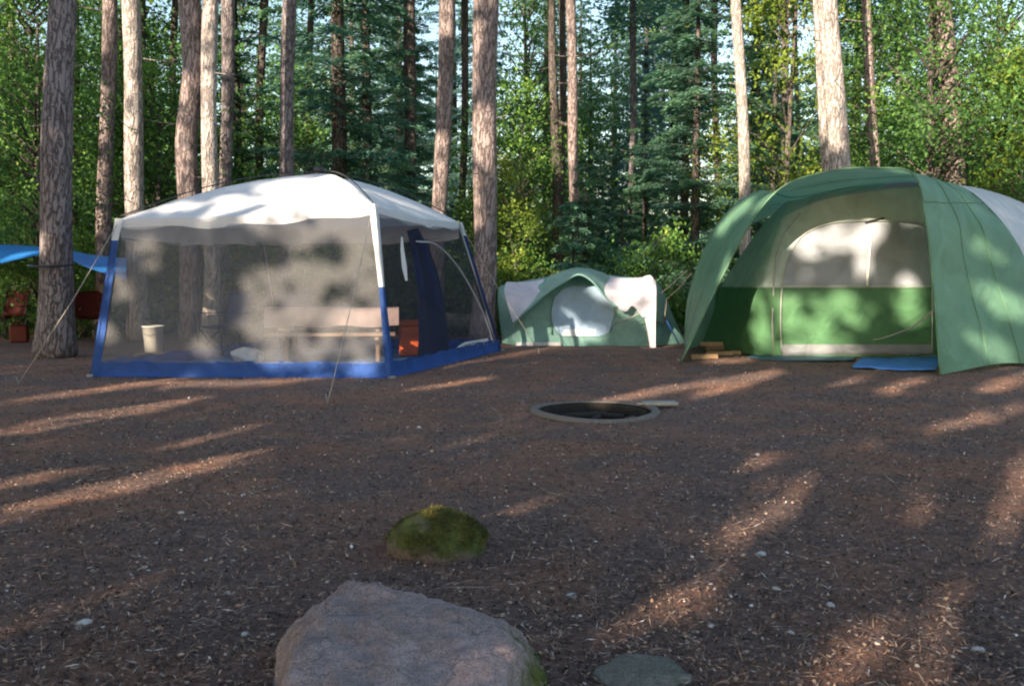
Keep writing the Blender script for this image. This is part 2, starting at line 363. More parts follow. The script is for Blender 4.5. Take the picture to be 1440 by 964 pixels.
# ------------------------------------------------------------------ fire ring
M['ring'] = plain('weathered_steel', (.16, .145, .135), .8, .1, .35, 25)
M['ash'] = plain('ash', (.13, .095, .075), .95, 0, .5, 30)
M['char'] = plain('charred_wood', (.03, .026, .024), .9, 0, .5, 20)
fr = empty('fire_ring', (FIRE.x, FIRE.y, 0), 'low round steel fire ring sunk in the ground in front of the small tent', 'fire pit')
m = MB(); m.lathe([(.515, -.25), (.515, .02), (.53, .032), (.575, .030), (.59, .0), (.58, -.02), (.53, -.02), (.525, -.25)], FIRE, 72, True)
m.V = [v + Vector((0, 0, .012 * math.sin(math.atan2(v.y - FIRE.y, v.x - FIRE.x) * 2 + 1))) if v.z > -.1 else v for v in m.V]
m.build('rim', M['ring'], fr, True)
m = MB(); m.lathe([(.001, -.07), (.2, -.075), (.35, -.085), (.514, -.10)], FIRE, 40)
m.V = [v + Vector((0, 0, .05 * mn.noise(v * 6))) for v in m.V]; m.build('ash_bed', M['ash'], fr, True)
m = MB(); a0, a1 = R(-5), R(70)   # upright shield at the back right
rows = [[FIRE + Vector((.47 * math.cos(a0 + (a1 - a0) * i / 12), .47 * math.sin(a0 + (a1 - a0) * i / 12), -.12 + z)) for i in range(13)] for z in (0, .06, .1, .13)]
m.grid(rows); m.build('shield_plate', M['char'], fr, True, thick=.008)
m = MB(); m.lathe([(.5135, .015), (.5135, -.12), (.51, -.24)], FIRE, 64); m.build('inner_wall', M['char'], fr, True)
for k, (dx, dy, rz, ln, rr) in enumerate([(-.12, .05, .3, .5, .035), (.08, .1, -.5, .42, .03), (0, -.1, 1.2, .3, .025)]):
    m = MB(); d = Vector((math.cos(rz), math.sin(rz), .05)) * ln / 2; c = FIRE + Vector((dx, dy, -.05))
    m.tube([c - d, c - d * .3 + Vector((0, .01, .01)), c + d * .4, c + d], [rr * .8, rr, rr * .95, rr * .7], 9)
    meta(m.build('charred_log', M['char'], None, True), ['long charred log lying at the left in the fire ring', 'charred log lying across the right half of the fire ring', 'short charred stick at the near side of the fire ring'][k], 'log')
p = gz(928, 574); m = MB()
m.box(p + Vector((0, 0, .05)), (.32, .14, .03), .1); m.box(p + Vector((-.17, -.01, .045)), (.1, .05, .02), .1)
meta(m.build('flat_slab', plain('slab', (.34, .33, .29), .85, 0, .3), None, False, bevel=.01), 'pale flat slab lying beside the right rim of the fire ring', 'slab')

# ------------------------------------------------------------------ screen house (gazebo)
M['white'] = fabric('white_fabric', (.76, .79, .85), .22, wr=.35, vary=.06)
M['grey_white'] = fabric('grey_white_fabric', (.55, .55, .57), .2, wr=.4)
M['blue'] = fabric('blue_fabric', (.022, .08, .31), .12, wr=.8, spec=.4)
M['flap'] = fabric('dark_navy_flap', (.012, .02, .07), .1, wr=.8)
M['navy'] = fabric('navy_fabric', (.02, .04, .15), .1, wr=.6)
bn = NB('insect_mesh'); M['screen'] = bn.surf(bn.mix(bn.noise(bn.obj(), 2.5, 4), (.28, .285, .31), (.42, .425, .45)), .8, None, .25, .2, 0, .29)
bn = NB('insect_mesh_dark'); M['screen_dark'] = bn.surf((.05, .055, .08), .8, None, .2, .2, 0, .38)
M['pole'] = plain('dark_pole', (.05, .05, .055), .4, .3)
M['steel'] = plain('grey_steel_pole', (.35, .36, .38), .4, .5)
M['cord'] = plain('pale_cord', (.42, .38, .33), .8)
FL, FR, BR = gz(135, 529), gz(548, 531), gz(701, 493)
for p in (FL, FR, BR): p.z = 0
BL = FL + BR - FR
base = [FL, FR, BR, BL]; ctr = (FL + BR) / 2
ev = [at(170, 316, FL.y + .25), at(524, 288, FR.y + .3), at(645, 318, BR.y - .35)]
for e, z in zip(ev, (1.93, 2.1, 2.06)): e.z = z
ev.append(Vector((ev[0].x + ev[2].x - ev[1].x, ev[0].y + ev[2].y - ev[1].y, 1.98)))
peak = Vector((ctr.x - .05, ctr.y, 2.66))
gaz = empty('screen_house', ctr.copy(), 'white roofed screen house with blue legs and see-through mesh walls', 'screen tent')
for i in range(4):     # roof panels
    a, b_ = ev[i], ev[(i + 1) % 4]
    rows = []
    for v in range(13):
        t = v / 12; row = []
        for u in range(21):
            s = u / 20; e = a.lerp(b_, s); sag = -.05 * math.sin(math.pi * s)
            p = e.lerp(peak, t); hip = abs(2 * s - 1)
            p.z += .10 * math.sin(math.pi * t) * (.55 + .45 * hip ** 2) + sag * (1 - t) + .012 * mn.noise(p * 3)
            row.append(p)
        rows.append(row)
    m = MB().grid(rows); m.build('roof_panel', M['white'], gaz, True)
    drop = .12 if i in (0, 1) else .26
    r2 = [[q + Vector((0, 0, 0.0)) for q in rows[0]], [q + Vector((0, 0, -drop * .5)) + (q - peak) * .004 for q in rows[0]], [q + Vector((0, 0, -drop - .02 * math.sin(k * 1.1))) for k, q in enumerate(rows[0])]]
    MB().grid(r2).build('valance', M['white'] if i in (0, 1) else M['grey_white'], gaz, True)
    # mesh wall
    B0, B1 = base[i], base[(i + 1) % 4]; out = Vector(((B1 - B0).y, -(B1 - B0).x, 0)).normalized() * .0
    wl = []
    for v in range(15):
        t = v / 14; row = []
        for u in range(25):
            s = u / 24; lo = B0.lerp(B1, s) + Vector((0, 0, .17)); hi = rows[0][0].lerp(rows[0][-1], s) + Vector((0, 0, -drop + .03)) + Vector((0, 0, -.05 * math.sin(math.pi * s)))
            p = lo.lerp(hi, t); inn = (ctr - p); inn.z = 0
            p += inn.normalized() * (.10 * math.sin(math.pi * s) * math.sin(math.pi * t) + .03 * mn.noise(p * 1.7))
            row.append(p)
        wl.append(row)
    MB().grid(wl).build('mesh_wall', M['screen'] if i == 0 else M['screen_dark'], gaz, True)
    rs = []
    for v, (z, o_) in enumerate([(0.0, .05), (.02, .02), (.10, .0), (.19, .0)]):
        rs.append([B0.lerp(B1, u / 30) + Vector((0, 0, z + (.012 * math.sin(u * 1.7) if v == 3 else 0))) + (B0.lerp(B1, u / 30) - ctr).normalized() * (o_ + .012 * math.sin(u * 2.3 + v)) for u in range(31)])
    MB().grid(rs).build('skirt', M['blue'], gaz, True)
for i in range(4):     # legs: steel pole in a fabric sleeve, white on top, blue below
    B0 = base[i]; E = ev[i]; dn = (base[i] - base[(i + 1) % 4]).normalized(); dp = (base[i] - base[(i - 1) % 4]).normalized()
    outw = (B0 - ctr).normalized() * .035
    def sleeve(t0, t1, w0, w1, z0=0):
        rows = []
        for k in range(7):
            t = t0 + (t1 - t0) * k / 6; c = B0.lerp(E, t) + outw; w = w0 + (w1 - w0) * k / 6
            rows.append([c - dn * w, c + outw * .5 - dn * w * .5, c + outw, c + outw * .5 - dp * w * .25, c - dp * w * .5])
        return MB().grid(rows)
    th = (.86, .52, .9, .9)[i]; w0, w1, w2 = ((.075, .05, .07), (.12, .075, .12), (.10, .045, .05), (.10, .05, .05))[i]
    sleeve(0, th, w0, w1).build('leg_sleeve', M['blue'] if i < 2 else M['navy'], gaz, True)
    sleeve(th, 1, w1, w2).build('corner_panel', M['white'], gaz, True)
    MB().tube([B0, B0.lerp(E, .5), E + Vector((0, 0, -.02))], .014, 8).build('leg', M['steel'], gaz, True)
    pts = []
    for k in range(11):
        t = k / 10; p = E.lerp(peak, t); p.z += .10 * math.sin(math.pi * t) + .03 + .03 * math.sin(math.pi * t); pts.append(p)
    MB().tube(pts, .008, 6).build('roof_pole', M['pole'], gaz, True)
    foot = MB(); foot.box(B0 + outw * 2 + Vector((0, 0, .015)), (.07, .07, .03), .6); foot.build('foot_plate', M['steel'], gaz, bevel=.005)
MB().lathe([(.001, .11), (.05, .11), (.085, .08), (.085, .03), (.02, .02)], peak + Vector((0, 0, -.02)), 16).build('hub', M['pole'], gaz, True)
floor_ = MB().grid([[base[0].lerp(base[1], u / 8).lerp(base[3].lerp(base[2], u / 8), v / 8) + Vector((0, 0, .035 + .006 * math.sin(u * 3 + v * 2))) for u in range(9)] for v in range(9)])
meta(floor_.build('groundsheet', fabric('blue_tarpaulin', (.04, .15, .38), .0, .5, .8), None, True), 'blue groundsheet spread on the floor of the screen house', 'groundsheet')
# door zip on the right hand wall and dark flap inside
def onwall(px, py, A=FR, B=BR, EA=ev[1], EB=ev[2], off=.04):
    n = (B - A).cross(EA - A).normalized(); r = ray(px, py); t = (A - CAM).dot(n) / r.dot(n)
    p = CAM + r * t; 
    if (CAM - p).dot(n) < 0: n = -n
    return p + n * off
zp = [onwall(x, y) for x, y in [(582, 340), (610, 345), (640, 375), (664, 415), (680, 450), (690, 482)]]
MB().tube(spline(zp, 24), .012, 6).build('door_zip', M['grey_white'], gaz, True)
m = MB(); m.grid([[onwall(x0 + (x1 - x0) * k / 6, y - k * .9, off=.02) for k in range(7)] for y, x0, x1 in [(489, 640, 686), (485, 645, 686), (481, 652, 684)]])
m.build('door_hem', M['white'], gaz, True)
m = MB(); m.grid([[onwall(x0 + (x1 - x0) * k / 8, y - k * .6, off=-.14 + .03 * math.sin(k * 1.4)) for k in range(9)] for y, x0, x1 in [(503, 600, 646), (470, 602, 645), (430, 601, 640), (390, 598, 632), (350, 592, 618), (322, 585, 603)]])
m.build('rolled_flap', M['flap'], gaz, True)
m = MB(); m.grid([[onwall(x0 + (x1 - x0) * k / 4, y, off=-.04) for k in range(5)] for y, x0, x1 in [(394, 574, 577), (375, 569, 576), (350, 567, 572), (332, 568, 570)]])
m.build('hanging_tag', M['white'], gaz, True)
# guy lines
for a, b_, l in [(ev[0], gz(28, 540), 'a'), (ev[1] + Vector((0, 0, -.05)), gz(462, 566), 'b'), (ev[2], gz(705, 500) + Vector((.6, .4, 0)), 'c')]:
    mid = a.lerp(b_, .5) - Vector((0, 0, .03))
    MB().tube([a, mid, b_ + Vector((0, 0, .03))], .0045, 6).build('guy_rope', M['cord'], gaz, True)
    MB().tube([b_ + Vector((0, 0, -.05)), b_ + Vector((-.02, -.03, .09))], .008, 6).build('stake', M['steel'], gaz)
# inside: picnic table, cooler, bucket, chairs
M['cloth'] = fabric('pink_white_tablecloth', (.36, .27, .27), .15, wr=.5)
M['wood'] = plain('weathered_wood', (.24, .17, .13), .8, 0, .35, 8)
M['orange'] = plain('orange_plastic', (.75, .14, .03), .4, 0, .1)
M['wplastic'] = plain('white_plastic', (.80, .78, .72), .4, 0, .06)
M['red'] = fabric('red_fabric', (.07, .008, .007), .1)
M['black'] = plain('black_metal', (.02, .02, .022), .4, .3)
TC = Vector((-2.55, 12.75, 0)); rz = .12
tb = empty('picnic_table', TC, 'wooden picnic table inside the screen house', 'table')
def rot(v, a=rz): return Matrix.Rotation(a, 3, 'Z') @ Vector(v)
for k in range(5): MB().box(TC + rot((0, -.3 + k * .15, .74)), (1.75, .14, .035), rz).build('table_plank', M['wood'], tb, bevel=.004)
for s in (-1, 1):
    MB().box(TC + rot((0, s * .68, .43)), (1.75, .25, .04), rz).build('bench', M['wood'], tb, bevel=.004)
    m = MB(); m.box(TC + rot((s * .62, 0, .40)), (.05, 1.5, .09), rz); m.box(TC + rot((s * .62, -.33, .36)), (.05, .09, .8), rz, rx=-.35); m.box(TC + rot((s * .62, .33, .36)), (.05, .09, .8), rz, rx=.35); m.box(TC + rot((s * .62, 0, .70)), (.055, .68, .05), rz)
    m.build('leg_frame', M['wood'], tb)
rows = []
for v, (y, z) in enumerate([(-.43, .52), (-.42, .62), (-.405, .735), (-.39, .772), (0, .775), (.39, .772), (.405, .735), (.42, .56)]):
    rows.append([TC + rot((x, y + (.02 * math.sin(x * 14) if z < .7 else 0), z + (.015 * math.sin(x * 9) if z < .6 else 0))) for x in np.linspace(-.92, .92, 30)])
meta(MB().grid(rows).build('tablecloth', M['cloth'], None, True), 'pinkish white tablecloth draped over the picnic table', 'tablecloth')
def cooler(loc, size, mat, lid, label, rz=0):
    e = empty('cooler', loc, label, 'cooler'); sx, sy, sz = size
    MB().box(loc + Vector((0, 0, sz * .42)), (sx, sy, sz * .84), rz).build('body', mat, e, bevel=.02)
    MB().box(loc + Vector((0, 0, sz * .93)), (sx * 1.05, sy * 1.05, sz * .14), rz).build('lid', lid, e, bevel=.015)
    MB().tube([loc + rot((-sx / 2 - .01, -sy * .3, sz * .7), rz), loc + rot((-sx / 2 - .04, 0, sz * .6), rz), loc + rot((-sx / 2 - .01, sy * .3, sz * .7), rz)], .01, 6).build('handle', lid, e)
p = gz(575, 505); p.y += .25; p.x += .02; p.z = .04
cooler(p, (.36, .32, .52), M['orange'], M['orange'], 'orange cooler jug box inside the screen house near its front right leg', .2)
p = at(216, 490, 12.4); p.z = .04
bk = empty('bucket', p, 'white plastic bucket on the left side inside the screen house', 'bucket')
MB().lathe([(.001, .12), (.10, .12), (.115, .13), (.14, .47), (.15, .47), (.15, .49), (.132, .49), (.11, .15), (.001, .14)], p, 28).build('pail', M['wplastic'], bk, True)
MB().tube([p + Vector((-.15, 0, .46)), p + Vector((-.12, -.1, .40)), p + Vector((0, -.17, .36)), p + Vector((.12, -.1, .40)), p + Vector((.15, 0, .46))], .004, 6).build('bail_handle', M['steel'], bk)
MB().box(p + Vector((0, 0, .06)), (.4, .35, .12)).build('stand', M['wood'], bk, bevel=.01)
p = gz(340, 515); p.y += .35; p.z = .11
bm = bmesh.new(); bmesh.ops.create_icosphere(bm, subdivisions=4, radius=.19)
for v in bm.verts: v.co *= 1 + .5 * mn.noise(v.co * 7) + .15 * mn.noise(v.co * 22); v.co.z *= .6; v.co.x *= 1.15
me = bpy.data.meshes.new('plastic_bag'); bm.to_mesh(me); bm.free(); me.shade_smooth(); me.materials.append(M['white'])
meta(meobj('plastic_bag', me, loc=p), 'crumpled white plastic bag on the blue groundsheet behind the front mesh wall', 'bag')
def chair(loc, rz, fab, label, s=1.0, group=None):
    e = empty('camp_chair', loc, label, 'camp chair', group)
    def P(x, y, z): return loc + rot((x * s, y * s, z * s), rz)
    MB().grid([[P(x, y, .43 - .05 * math.cos(x * 5) + .03 * abs(y) * 4) for x in np.linspace(-.27, .27, 9)] for y in np.linspace(-.22, .24, 6)]).build('seat', fab, e, True, thick=.01)
    MB().grid([[P(x, .24 + (z - .4) * .28 + .05 * math.cos(x * 5.5), z) for x in np.linspace(-.28, .28, 9)] for z in np.linspace(.42, .92, 7)]).build('backrest', fab, e, True, thick=.01)
    for sx in (-1, 1):
        MB().grid([[P(sx * (.30 + w), y, .62) for w in (-.04, .04)] for y in np.linspace(-.25, .3, 5)]).build('armrest', fab, e, True, thick=.01)
        for a, c_ in [((.29, -.27, .62), (.27, -.2, 0)), ((.27, .24, .42), (.29, .38, .92))]:
            MB().tube([P(sx * a[0], a[1], a[2]), P(sx * c_[0], c_[1], c_[2])], .011, 6).build('frame_tube', M['black'], e)
        MB().tube([P(sx * .27, -.24, .02), P(-sx * .27, -.22, .42)], .011, 6).build('leg', M['black'], e)
        MB().tube([P(sx * .27, .26, .02), P(-sx * .27, .26, .42)], .011, 6).build('leg', M['black'], e)
        MB().tube([P(sx * .28, -.24, .03), P(sx * .28, .26, .42)], .011, 6).build('leg', M['black'], e)
chair(Vector((-4.35, 13.3, .04)), -.6, M['navy'], 'dark folding camp chair at the left inside the screen house')
chair(Vector((-3.35, 14.0, .04)), .4, M['navy'], 'dark folding camp chair behind the picnic table in the screen house')
chair(Vector((-8.0, 16.9, 0)), .5, M['red'], 'red folding camp chair right of the thick tied pine under the tarp')
# ------------------------------------------------------------------ blue tarp and things under it
M['tarp'] = fabric('blue_poly_tarp', (.03, .22, .62), .12, .4, .5, spec=.5)
tp = empty('blue_tarp', at(60, 350, 15.5), 'bright blue tarp strung between trees left of the screen house', 'tarp')
front = PX((-90, 392, 14.6), (-30, 377, 14.5), (20, 366, 14.4), (55, 359, 14.35), (90, 362, 14.3), (125, 377, 14.2), (160, 388, 14.1), (178, 394, 14.1))
midc = PX((-90, 350, 15.6), (-30, 346, 15.6), (20, 345, 15.6), (55, 347, 15.6), (90, 350, 15.6), (125, 358, 15.5), (160, 362, 15.4), (178, 364, 15.4))
back = PX((-90, 352, 17.2), (-30, 350, 17.2), (20, 350, 17.2), (55, 352, 17.2), (90, 354, 17.1), (125, 360, 17), (160, 366, 16.9), (178, 368, 16.8))
MB().grid(loft([front, midc, back], 40, 16, amp=.05)).build('sheet', M['tarp'], tp, True)
T1B = gz(78, 502)
MB().tube([T1B + Vector((.31 * math.cos(a), .31 * math.sin(a), at(78, 372, T1B.y).z + .03 * math.sin(a))) for a in np.linspace(0, 6.283, 20)], .018, 6).build('tie_rope', M['pole'], tp)
MB().tube([front[3], T1B + Vector((0, -.3, 1.42))], .01, 5).build('tie_rope', M['pole'], tp)
for a in (back[0], back[7]):
    MB().tube([Vector((a.x, a.y, 0)), a + Vector((0, 0, .05))], .016, 6).build('pole', M['pole'], tp)
p = Vector((-9.0, 16.2, 0))
jc = empty('fuel_can', p, 'red fuel can left of the thick tied pine under the tarp', 'can')
MB().box(p + Vector((0, 0, .16)), (.30, .18, .32), .3).build('body', plain('red_plastic', (.09, .009, .008), .4), jc, bevel=.03)
MB().tube([p + Vector((-.1, 0, .33)), p + Vector((-.07, 0, .40)), p + Vector((.06, 0, .40)), p + Vector((.09, 0, .33))], .014, 8).build('handle', plain('red_plastic_dark', (.08, .009, .008), .4), jc, True)
MB().tube([p + Vector((.12, 0, .31)), p + Vector((.16, 0, .42))], .02, 8).build('spout', M['black'], jc)
chair(Vector((-9.9, 17.3, 0)), -.3, M['red'], 'red folding camp chair left of the thick tied pine under the tarp')

# ------------------------------------------------------------------ big green tent
M['fly'] = fabric('green_fly', (.19, .39, .27), .42, .55, .75, spec=.45, scale=2.0)
M['fly_white'] = fabric('white_fly', (.62, .64, .68), .2, .55, .4)
M['tent_green'] = fabric('tent_green', (.11, .26, .13), .2, .6, .6)
M['tent_grey'] = fabric('tent_grey', (.58, .68, .66), .3, .6, .5)
M['tent_mesh'] = fabric('tent_mesh_window', (.36, .39, .45), .15, .8, .3)
M['sill'] = fabric('grey_sill', (.28, .30, .33), .1)
M['trim'] = fabric('grey_trim', (.50, .52, .50), .1)
M['fly_edge'] = fabric('green_binding', (.13, .25, .15), .05)
hoop = PX((957, 511, 12.5), (976, 472, 12.47), (1000, 420, 12.4), (1033, 355, 12.2), (1066, 298, 12.0), (1108, 258, 11.8), (1175, 239, 11.6), (1235, 236, 11.3), (1286, 246, 11.1), (1302, 310, 11.0), (1313, 410, 10.93), (1322, 527, 10.9))
midA = PX((969, 493, 14.7), (966, 445, 14.6), (975, 392, 14.4), (1010, 314, 14.1), (1064, 270, 13.7), (1114, 278, 13.45), (1168, 269, 13.25), (1240, 258, 13.05), (1340, 259, 12.9), (1402, 305, 12.7), (1448, 380, 12.6), (1482, 508, 12.5))
rear = PX((1010, 478, 17.2), (1005, 440, 17.2), (1012, 390, 17.0), (1040, 330, 16.8), (1080, 305, 16.6), (1130, 292, 16.4), (1205, 276, 16.2), (1290, 262, 16.0), (1390, 268, 15.8), (1480, 310, 15.6), (1560, 390, 15.5), (1600, 490, 15.4))
for c_ in (hoop, midA, rear): c_[0].z = .01; c_[-1].z = .01
hm = [a.lerp(b_, .5) + Vector((0, 0, .0)) for a, b_ in zip(hoop, midA)]
hm[10] += Vector((-.05, .1, 0)); hm[6] += Vector((0, 0, .06)); hm[5] += Vector((0, 0, .06)); hm[7] += Vector((0, 0, .03)); hm[11].z = .07; hm[0].z = .05
bt = empty('green_tent', Vector((4.6, 14, 0)), 'large green and grey dome tent with a green hooped fly on the right', 'tent')
def NU(n): return 11 * 6 + 1
full = loft([hoop, hm, midA, rear], 67, 31, amp=.055)
MB().grid([r[:] for r in full[:21]]).build('fly', M['fly'], bt, True)
MB().grid([r[:43] for r in full[20:]]).build('fly_rear', M['fly'], bt, True)
MB().grid([r[42:] for r in full[20:]]).build('roof_panel', M['fly_white'], bt, True, label='white fly panel at the back right')
MB().tube(keyed(hoop, 60), .012, 6).build('hoop_pole', M['fly_edge'], bt, True)
MB().tube([p + Vector((0, 0, .004)) for p in keyed(midA, 60)], .010, 6).build('seam', M['fly_edge'], bt, True)
for k_ in (8, 14):
    MB().tube([p + Vector((0, -.004, .004)) for p in full[k_]], .006, 5).build('seam', M['fly_edge'], bt, True)
MB().tube([full[i_][52] + Vector((0, -.006, 0)) for i_ in range(21)], .006, 5).build('seam', M['fly_edge'], bt, True)
# inner tent
Bq = PX((987, 476, 15.3), (1012, 484, 14.7), (1054, 500, 13.6), (1090, 502, 13.35), (1180, 504, 13.15), (1330, 504, 13.0), (1420, 495, 14.0), (1450, 480, 15.6))
Mq = PX((1014, 403, 15.3), (1036, 403, 14.6), (1062, 403, 13.4), (1089, 403, 13.1), (1180, 403, 12.9), (1330, 403, 12.75), (1415, 403, 14.0), (1445, 403, 15.6))
Tq = PX((1046, 352, 15.3), (1072, 326, 14.8), (1092, 312, 13.8), (1112, 300, 13.4), (1180, 276, 13.15), (1330, 262, 13.0), (1375, 290, 14.4), (1395, 310, 15.6))
for p in Bq: p.z = .03
Rq = [p.lerp(Vector((5.0, 15.4, 2.62)), .6) + Vector((0, 0, .15)) for p in Tq]
wall_low = loft([Bq, Mq], 71, 12); up = loft([Mq, Tq], 71, 12)
allr = loft([Bq, [a.lerp(b_, .5) + Vector((0, -.05, 0)) for a, b_ in zip(Bq, Mq)], Mq, Tq], 71, 31, amp=.03)
MB().grid(allr[:21]).build('lower_wall', M['tent_green'], bt, True)
MB().grid(allr[20:]).build('upper_wall', M['tent_grey'], bt, True)
MB().grid(loft([Tq, [a.lerp(b_, .5) + Vector((0, 0, .05)) for a, b_ in zip(Tq, Rq)], Rq], 71, 8)).build('inner_roof', M['tent_grey'], bt, True)
flat = [p for r in allr for p in r]; nr = len(allr[0])
bvh = BVHTree.FromPolygons([tuple(p) for p in flat], [(i * nr + j, i * nr + j + 1, (i + 1) * nr + j + 1, (i + 1) * nr + j) for i in range(len(allr) - 1) for j in range(nr - 1)])
def hit(px, py, off=.02, bv=None, dflt=13.4):
    r = ray(px, py).normalized(); h_ = (bv or bvh).ray_cast(CAM, r)
    return (h_[0] if h_[0] else at(px, py, dflt)) - r * off
def decal(rows, n, off=.02, bv=None, dflt=13.4, name='x', mat=None, parent=None):
    rr = []
    ys_ = [r[0] for r in rows]; k = max(4, int(abs(ys_[-1] - ys_[0]) / 4))
    for i in range(k + 1):
        y = ys_[0] + (ys_[-1] - ys_[0]) * i / k
        x0 = np.interp(y, ys_, [r[1] for r in rows]); x1 = np.interp(y, ys_, [r[2] for r in rows])
        rr.append([hit(x0 + (x1 - x0) * j / n, y, off, bv, dflt) for j in range(n + 1)])
    return MB().grid(rr).build(name, mat, parent, True)
decal([(313, 1200, 1300), (316, 1165, 1308), (325, 1140, 1309), (345, 1118, 1310), (370, 1108, 1311), (401, 1101, 1311)], 30, .022, name='door_window', mat=M['tent_mesh'], parent=bt)
door = [(1099, 495), (1098, 440), (1101, 395), (1110, 362), (1128, 332), (1160, 316), (1200, 311), (1260, 311), (1300, 316), (1310, 340), (1311, 400), (1311, 495)]
MB().tube([hit(x, y, .03) for x, y in [(a.x, a.y) for a in spline([Vector((x, y, 0)) for x, y in door], 70)]], .010, 6).build('door_zip', M['trim'], bt, True)
MB().tube([hit(1226 - (y - 318) * .08, y, .035) for y in range(318, 408, 6)], .02, 6).build('door_strap', M['wplastic'], bt, True)
MB().tube([hit(x, y, .03) for x, y in [(1088, 500), (1086, 450), (1088, 403), (1092, 360), (1104, 325), (1125, 300)]], .013, 6).build('tent_pole', M['trim'], bt, True)
MB().tube([hit(x, 404, .028) for x in range(1020, 1312, 8)], .006, 5).build('wall_seam', M['trim'], bt, True)
MB().tube([hit(1225 - k * .8, 311 + k * .2, .04) for k in range(-22, 14, 4)], .018, 6).build('rolled_hem', M['black'], bt, True)
decal([(484, 1100, 1311), (494, 1100, 1311), (503, 1100, 1311)], 24, .03, name='door_foot_strip', mat=M['sill'], parent=bt)
for P_ in ([(1312, 437, 10.95), (1280, 462, 12.0), (1240, 476, 12.8), (1205, 481, 13.3)], [(1150, 425, 13.35), (1158, 445, 13.3), (1168, 468, 13.3)], [(966, 380, 14.2), (950, 395, 14.6), (930, 412, 15)], [(972, 384, 14.2), (955, 405, 14.8), (938, 420, 15.3), (930, 487, 15.8)]):
    MB().tube(PX(*P_), .011, 6).build('guy_rope', M['cord'], bt, True)
m = MB(); m.tube([gz(957, 511), gz(954, 516) + Vector((0, 0, .10))], .01, 6); m.build('stake', M['steel'], bt)
# footprint, mat, wood
q = [gz(1052, 503, .0), gz(1120, 511, .0), gz(1318, 513, 0), gz(1322, 495, 0), gz(1060, 495, 0)]
mt = [[gz(1198, 519), gz(1260, 523), gz(1316, 523)], [gz(1205, 511), gz(1262, 513), gz(1320, 512)], [gz(1212, 505), gz(1262, 505), gz(1322, 500)]]
mt = [[p + Vector((0, 0, .03)) for p in r] for r in mt]
MBm = MB().grid(loft(mt, 24, 10, amp=.0)); MBm.V = [v + Vector((0, 0, .02 * mn.noise(v * 7))) for v in MBm.V]
meta(MBm.build('door_mat', fabric('blue_mat', (.07, .22, .60), .0, .6, .8), None, True, thick=.008), 'blue mat lying on the ground at the right of the large tent door', 'mat')
fp = [[gz(x, y) + Vector((0, 0, .022)) for x, y in r] for r in ([(1050, 505), (1100, 509), (1150, 509), (1200, 508)], [(1056, 500), (1100, 502), (1150, 502), (1205, 503)], [(1056, 496), (1100, 498), (1150, 498), (1205, 500)])]
MBm = MB().grid(loft(fp, 24, 8)); MBm.V = [v + Vector((0, 0, .015 * mn.noise(v * 7))) for v in MBm.V]
meta(MBm.build('groundsheet', fabric('teal_groundsheet', (.06, .12, .17), .0, .6, .8), None, True, thick=.006), 'blue grey groundsheet edge sticking out under the left of the large tent door', 'groundsheet')
M['firewood'] = plain('split_firewood', (.30, .19, .11), .8, 0, .4, 14)
for k, (px, py, rzz, ln, lab) in enumerate([(990, 505, .2, .42, 'split log nearest the tent hoop foot, pale end showing'), (1012, 500, -.3, .40, 'split log lying in front of the firewood heap'), (1005, 493, .5, .38, 'split log at the back of the firewood heap'), (1028, 499, .1, .30, 'short split log at the right end of the firewood heap'), (1000, 496, -.15, .36, 'split log resting on top of the firewood heap')]):
    p = gz(px, py); d = Vector((math.cos(rzz), math.sin(rzz), 0)); w = Vector((-d.y, d.x, 0)); z0 = .10 if k == 4 else .0
    a = p - d * ln / 2; m = MB(); sec = [(-.045 - .01 * (k % 2), .0), (.05, .008), (.028 + .01 * (k % 3), .055), (-.02, .07 - .012 * (k % 2))]
    m.grid([[a + d * ln * t + w * s[0] * (1 + .1 * math.sin(t * 5)) + Vector((0, 0, s[1] + z0 + .01)) for s in sec + [sec[0]]] for t in (0, .3, .7, 1)])
    n0 = len(m.V); m.F += [(0, 1, 2, 3), (n0 - 5, n0 - 4, n0 - 3, n0 - 2)]
    meta(m.build('firewood_log', M['firewood'], None, bevel=.006), lab, 'firewood', 'firewood heap beside the large tent')

# ------------------------------------------------------------------ far small tent
M['teal'] = fabric('teal_tent', (.19, .36, .33), .15, .6, .6)
M['teal_light'] = fabric('pale_green_fly', (.33, .50, .43), .25, .6, .5)
M['far_white'] = fabric('far_white_fly', (.62, .60, .68), .2, .6, .4)
M['far_door'] = fabric('blue_grey_mesh', (.34, .48, .66), .1, .7, .3)
ft = empty('small_tent', Vector((1.3, 16.2, 0)), 'small green dome tent with white side wings between the other two tents', 'tent')
lip = PX((721, 455, 15.1), (741, 437, 15.0), (768, 413, 14.95), (793, 397, 14.9), (813, 386, 14.9), (831, 394, 14.9), (848, 413, 14.95), (868, 433, 15.0))
rdg = PX((722, 440, 15.8), (742, 414, 15.8), (768, 391, 15.8), (788, 382, 15.8), (812, 376, 15.8), (838, 380, 15.8), (860, 389, 15.8), (884, 402, 15.8))
rr_ = [Vector((p.x, 17.4, p.z * .8)) for p in rdg]; rg = [Vector((p.x * 1.02, 18.0, 0)) for p in rdg]
MB().grid(loft([lip, rdg], 40, 8, amp=.02)).build('fly', M['teal_light'], ft, True)
MB().grid(loft([rdg, rr_, rg], 40, 10)).build('fly_rear', M['teal'], ft, True)
MB().tube(keyed(lip, 40), .018, 6).build('hoop_pole', M['teal'], ft, True)
wl_o = PX((712, 396, 15.6), (709, 408, 15.4), (714, 430, 15.3), (722, 455, 15.2)); wl_i = PX((766, 392, 15.7), (757, 414, 15.3), (744, 434, 15.12), (723, 456, 15.08))
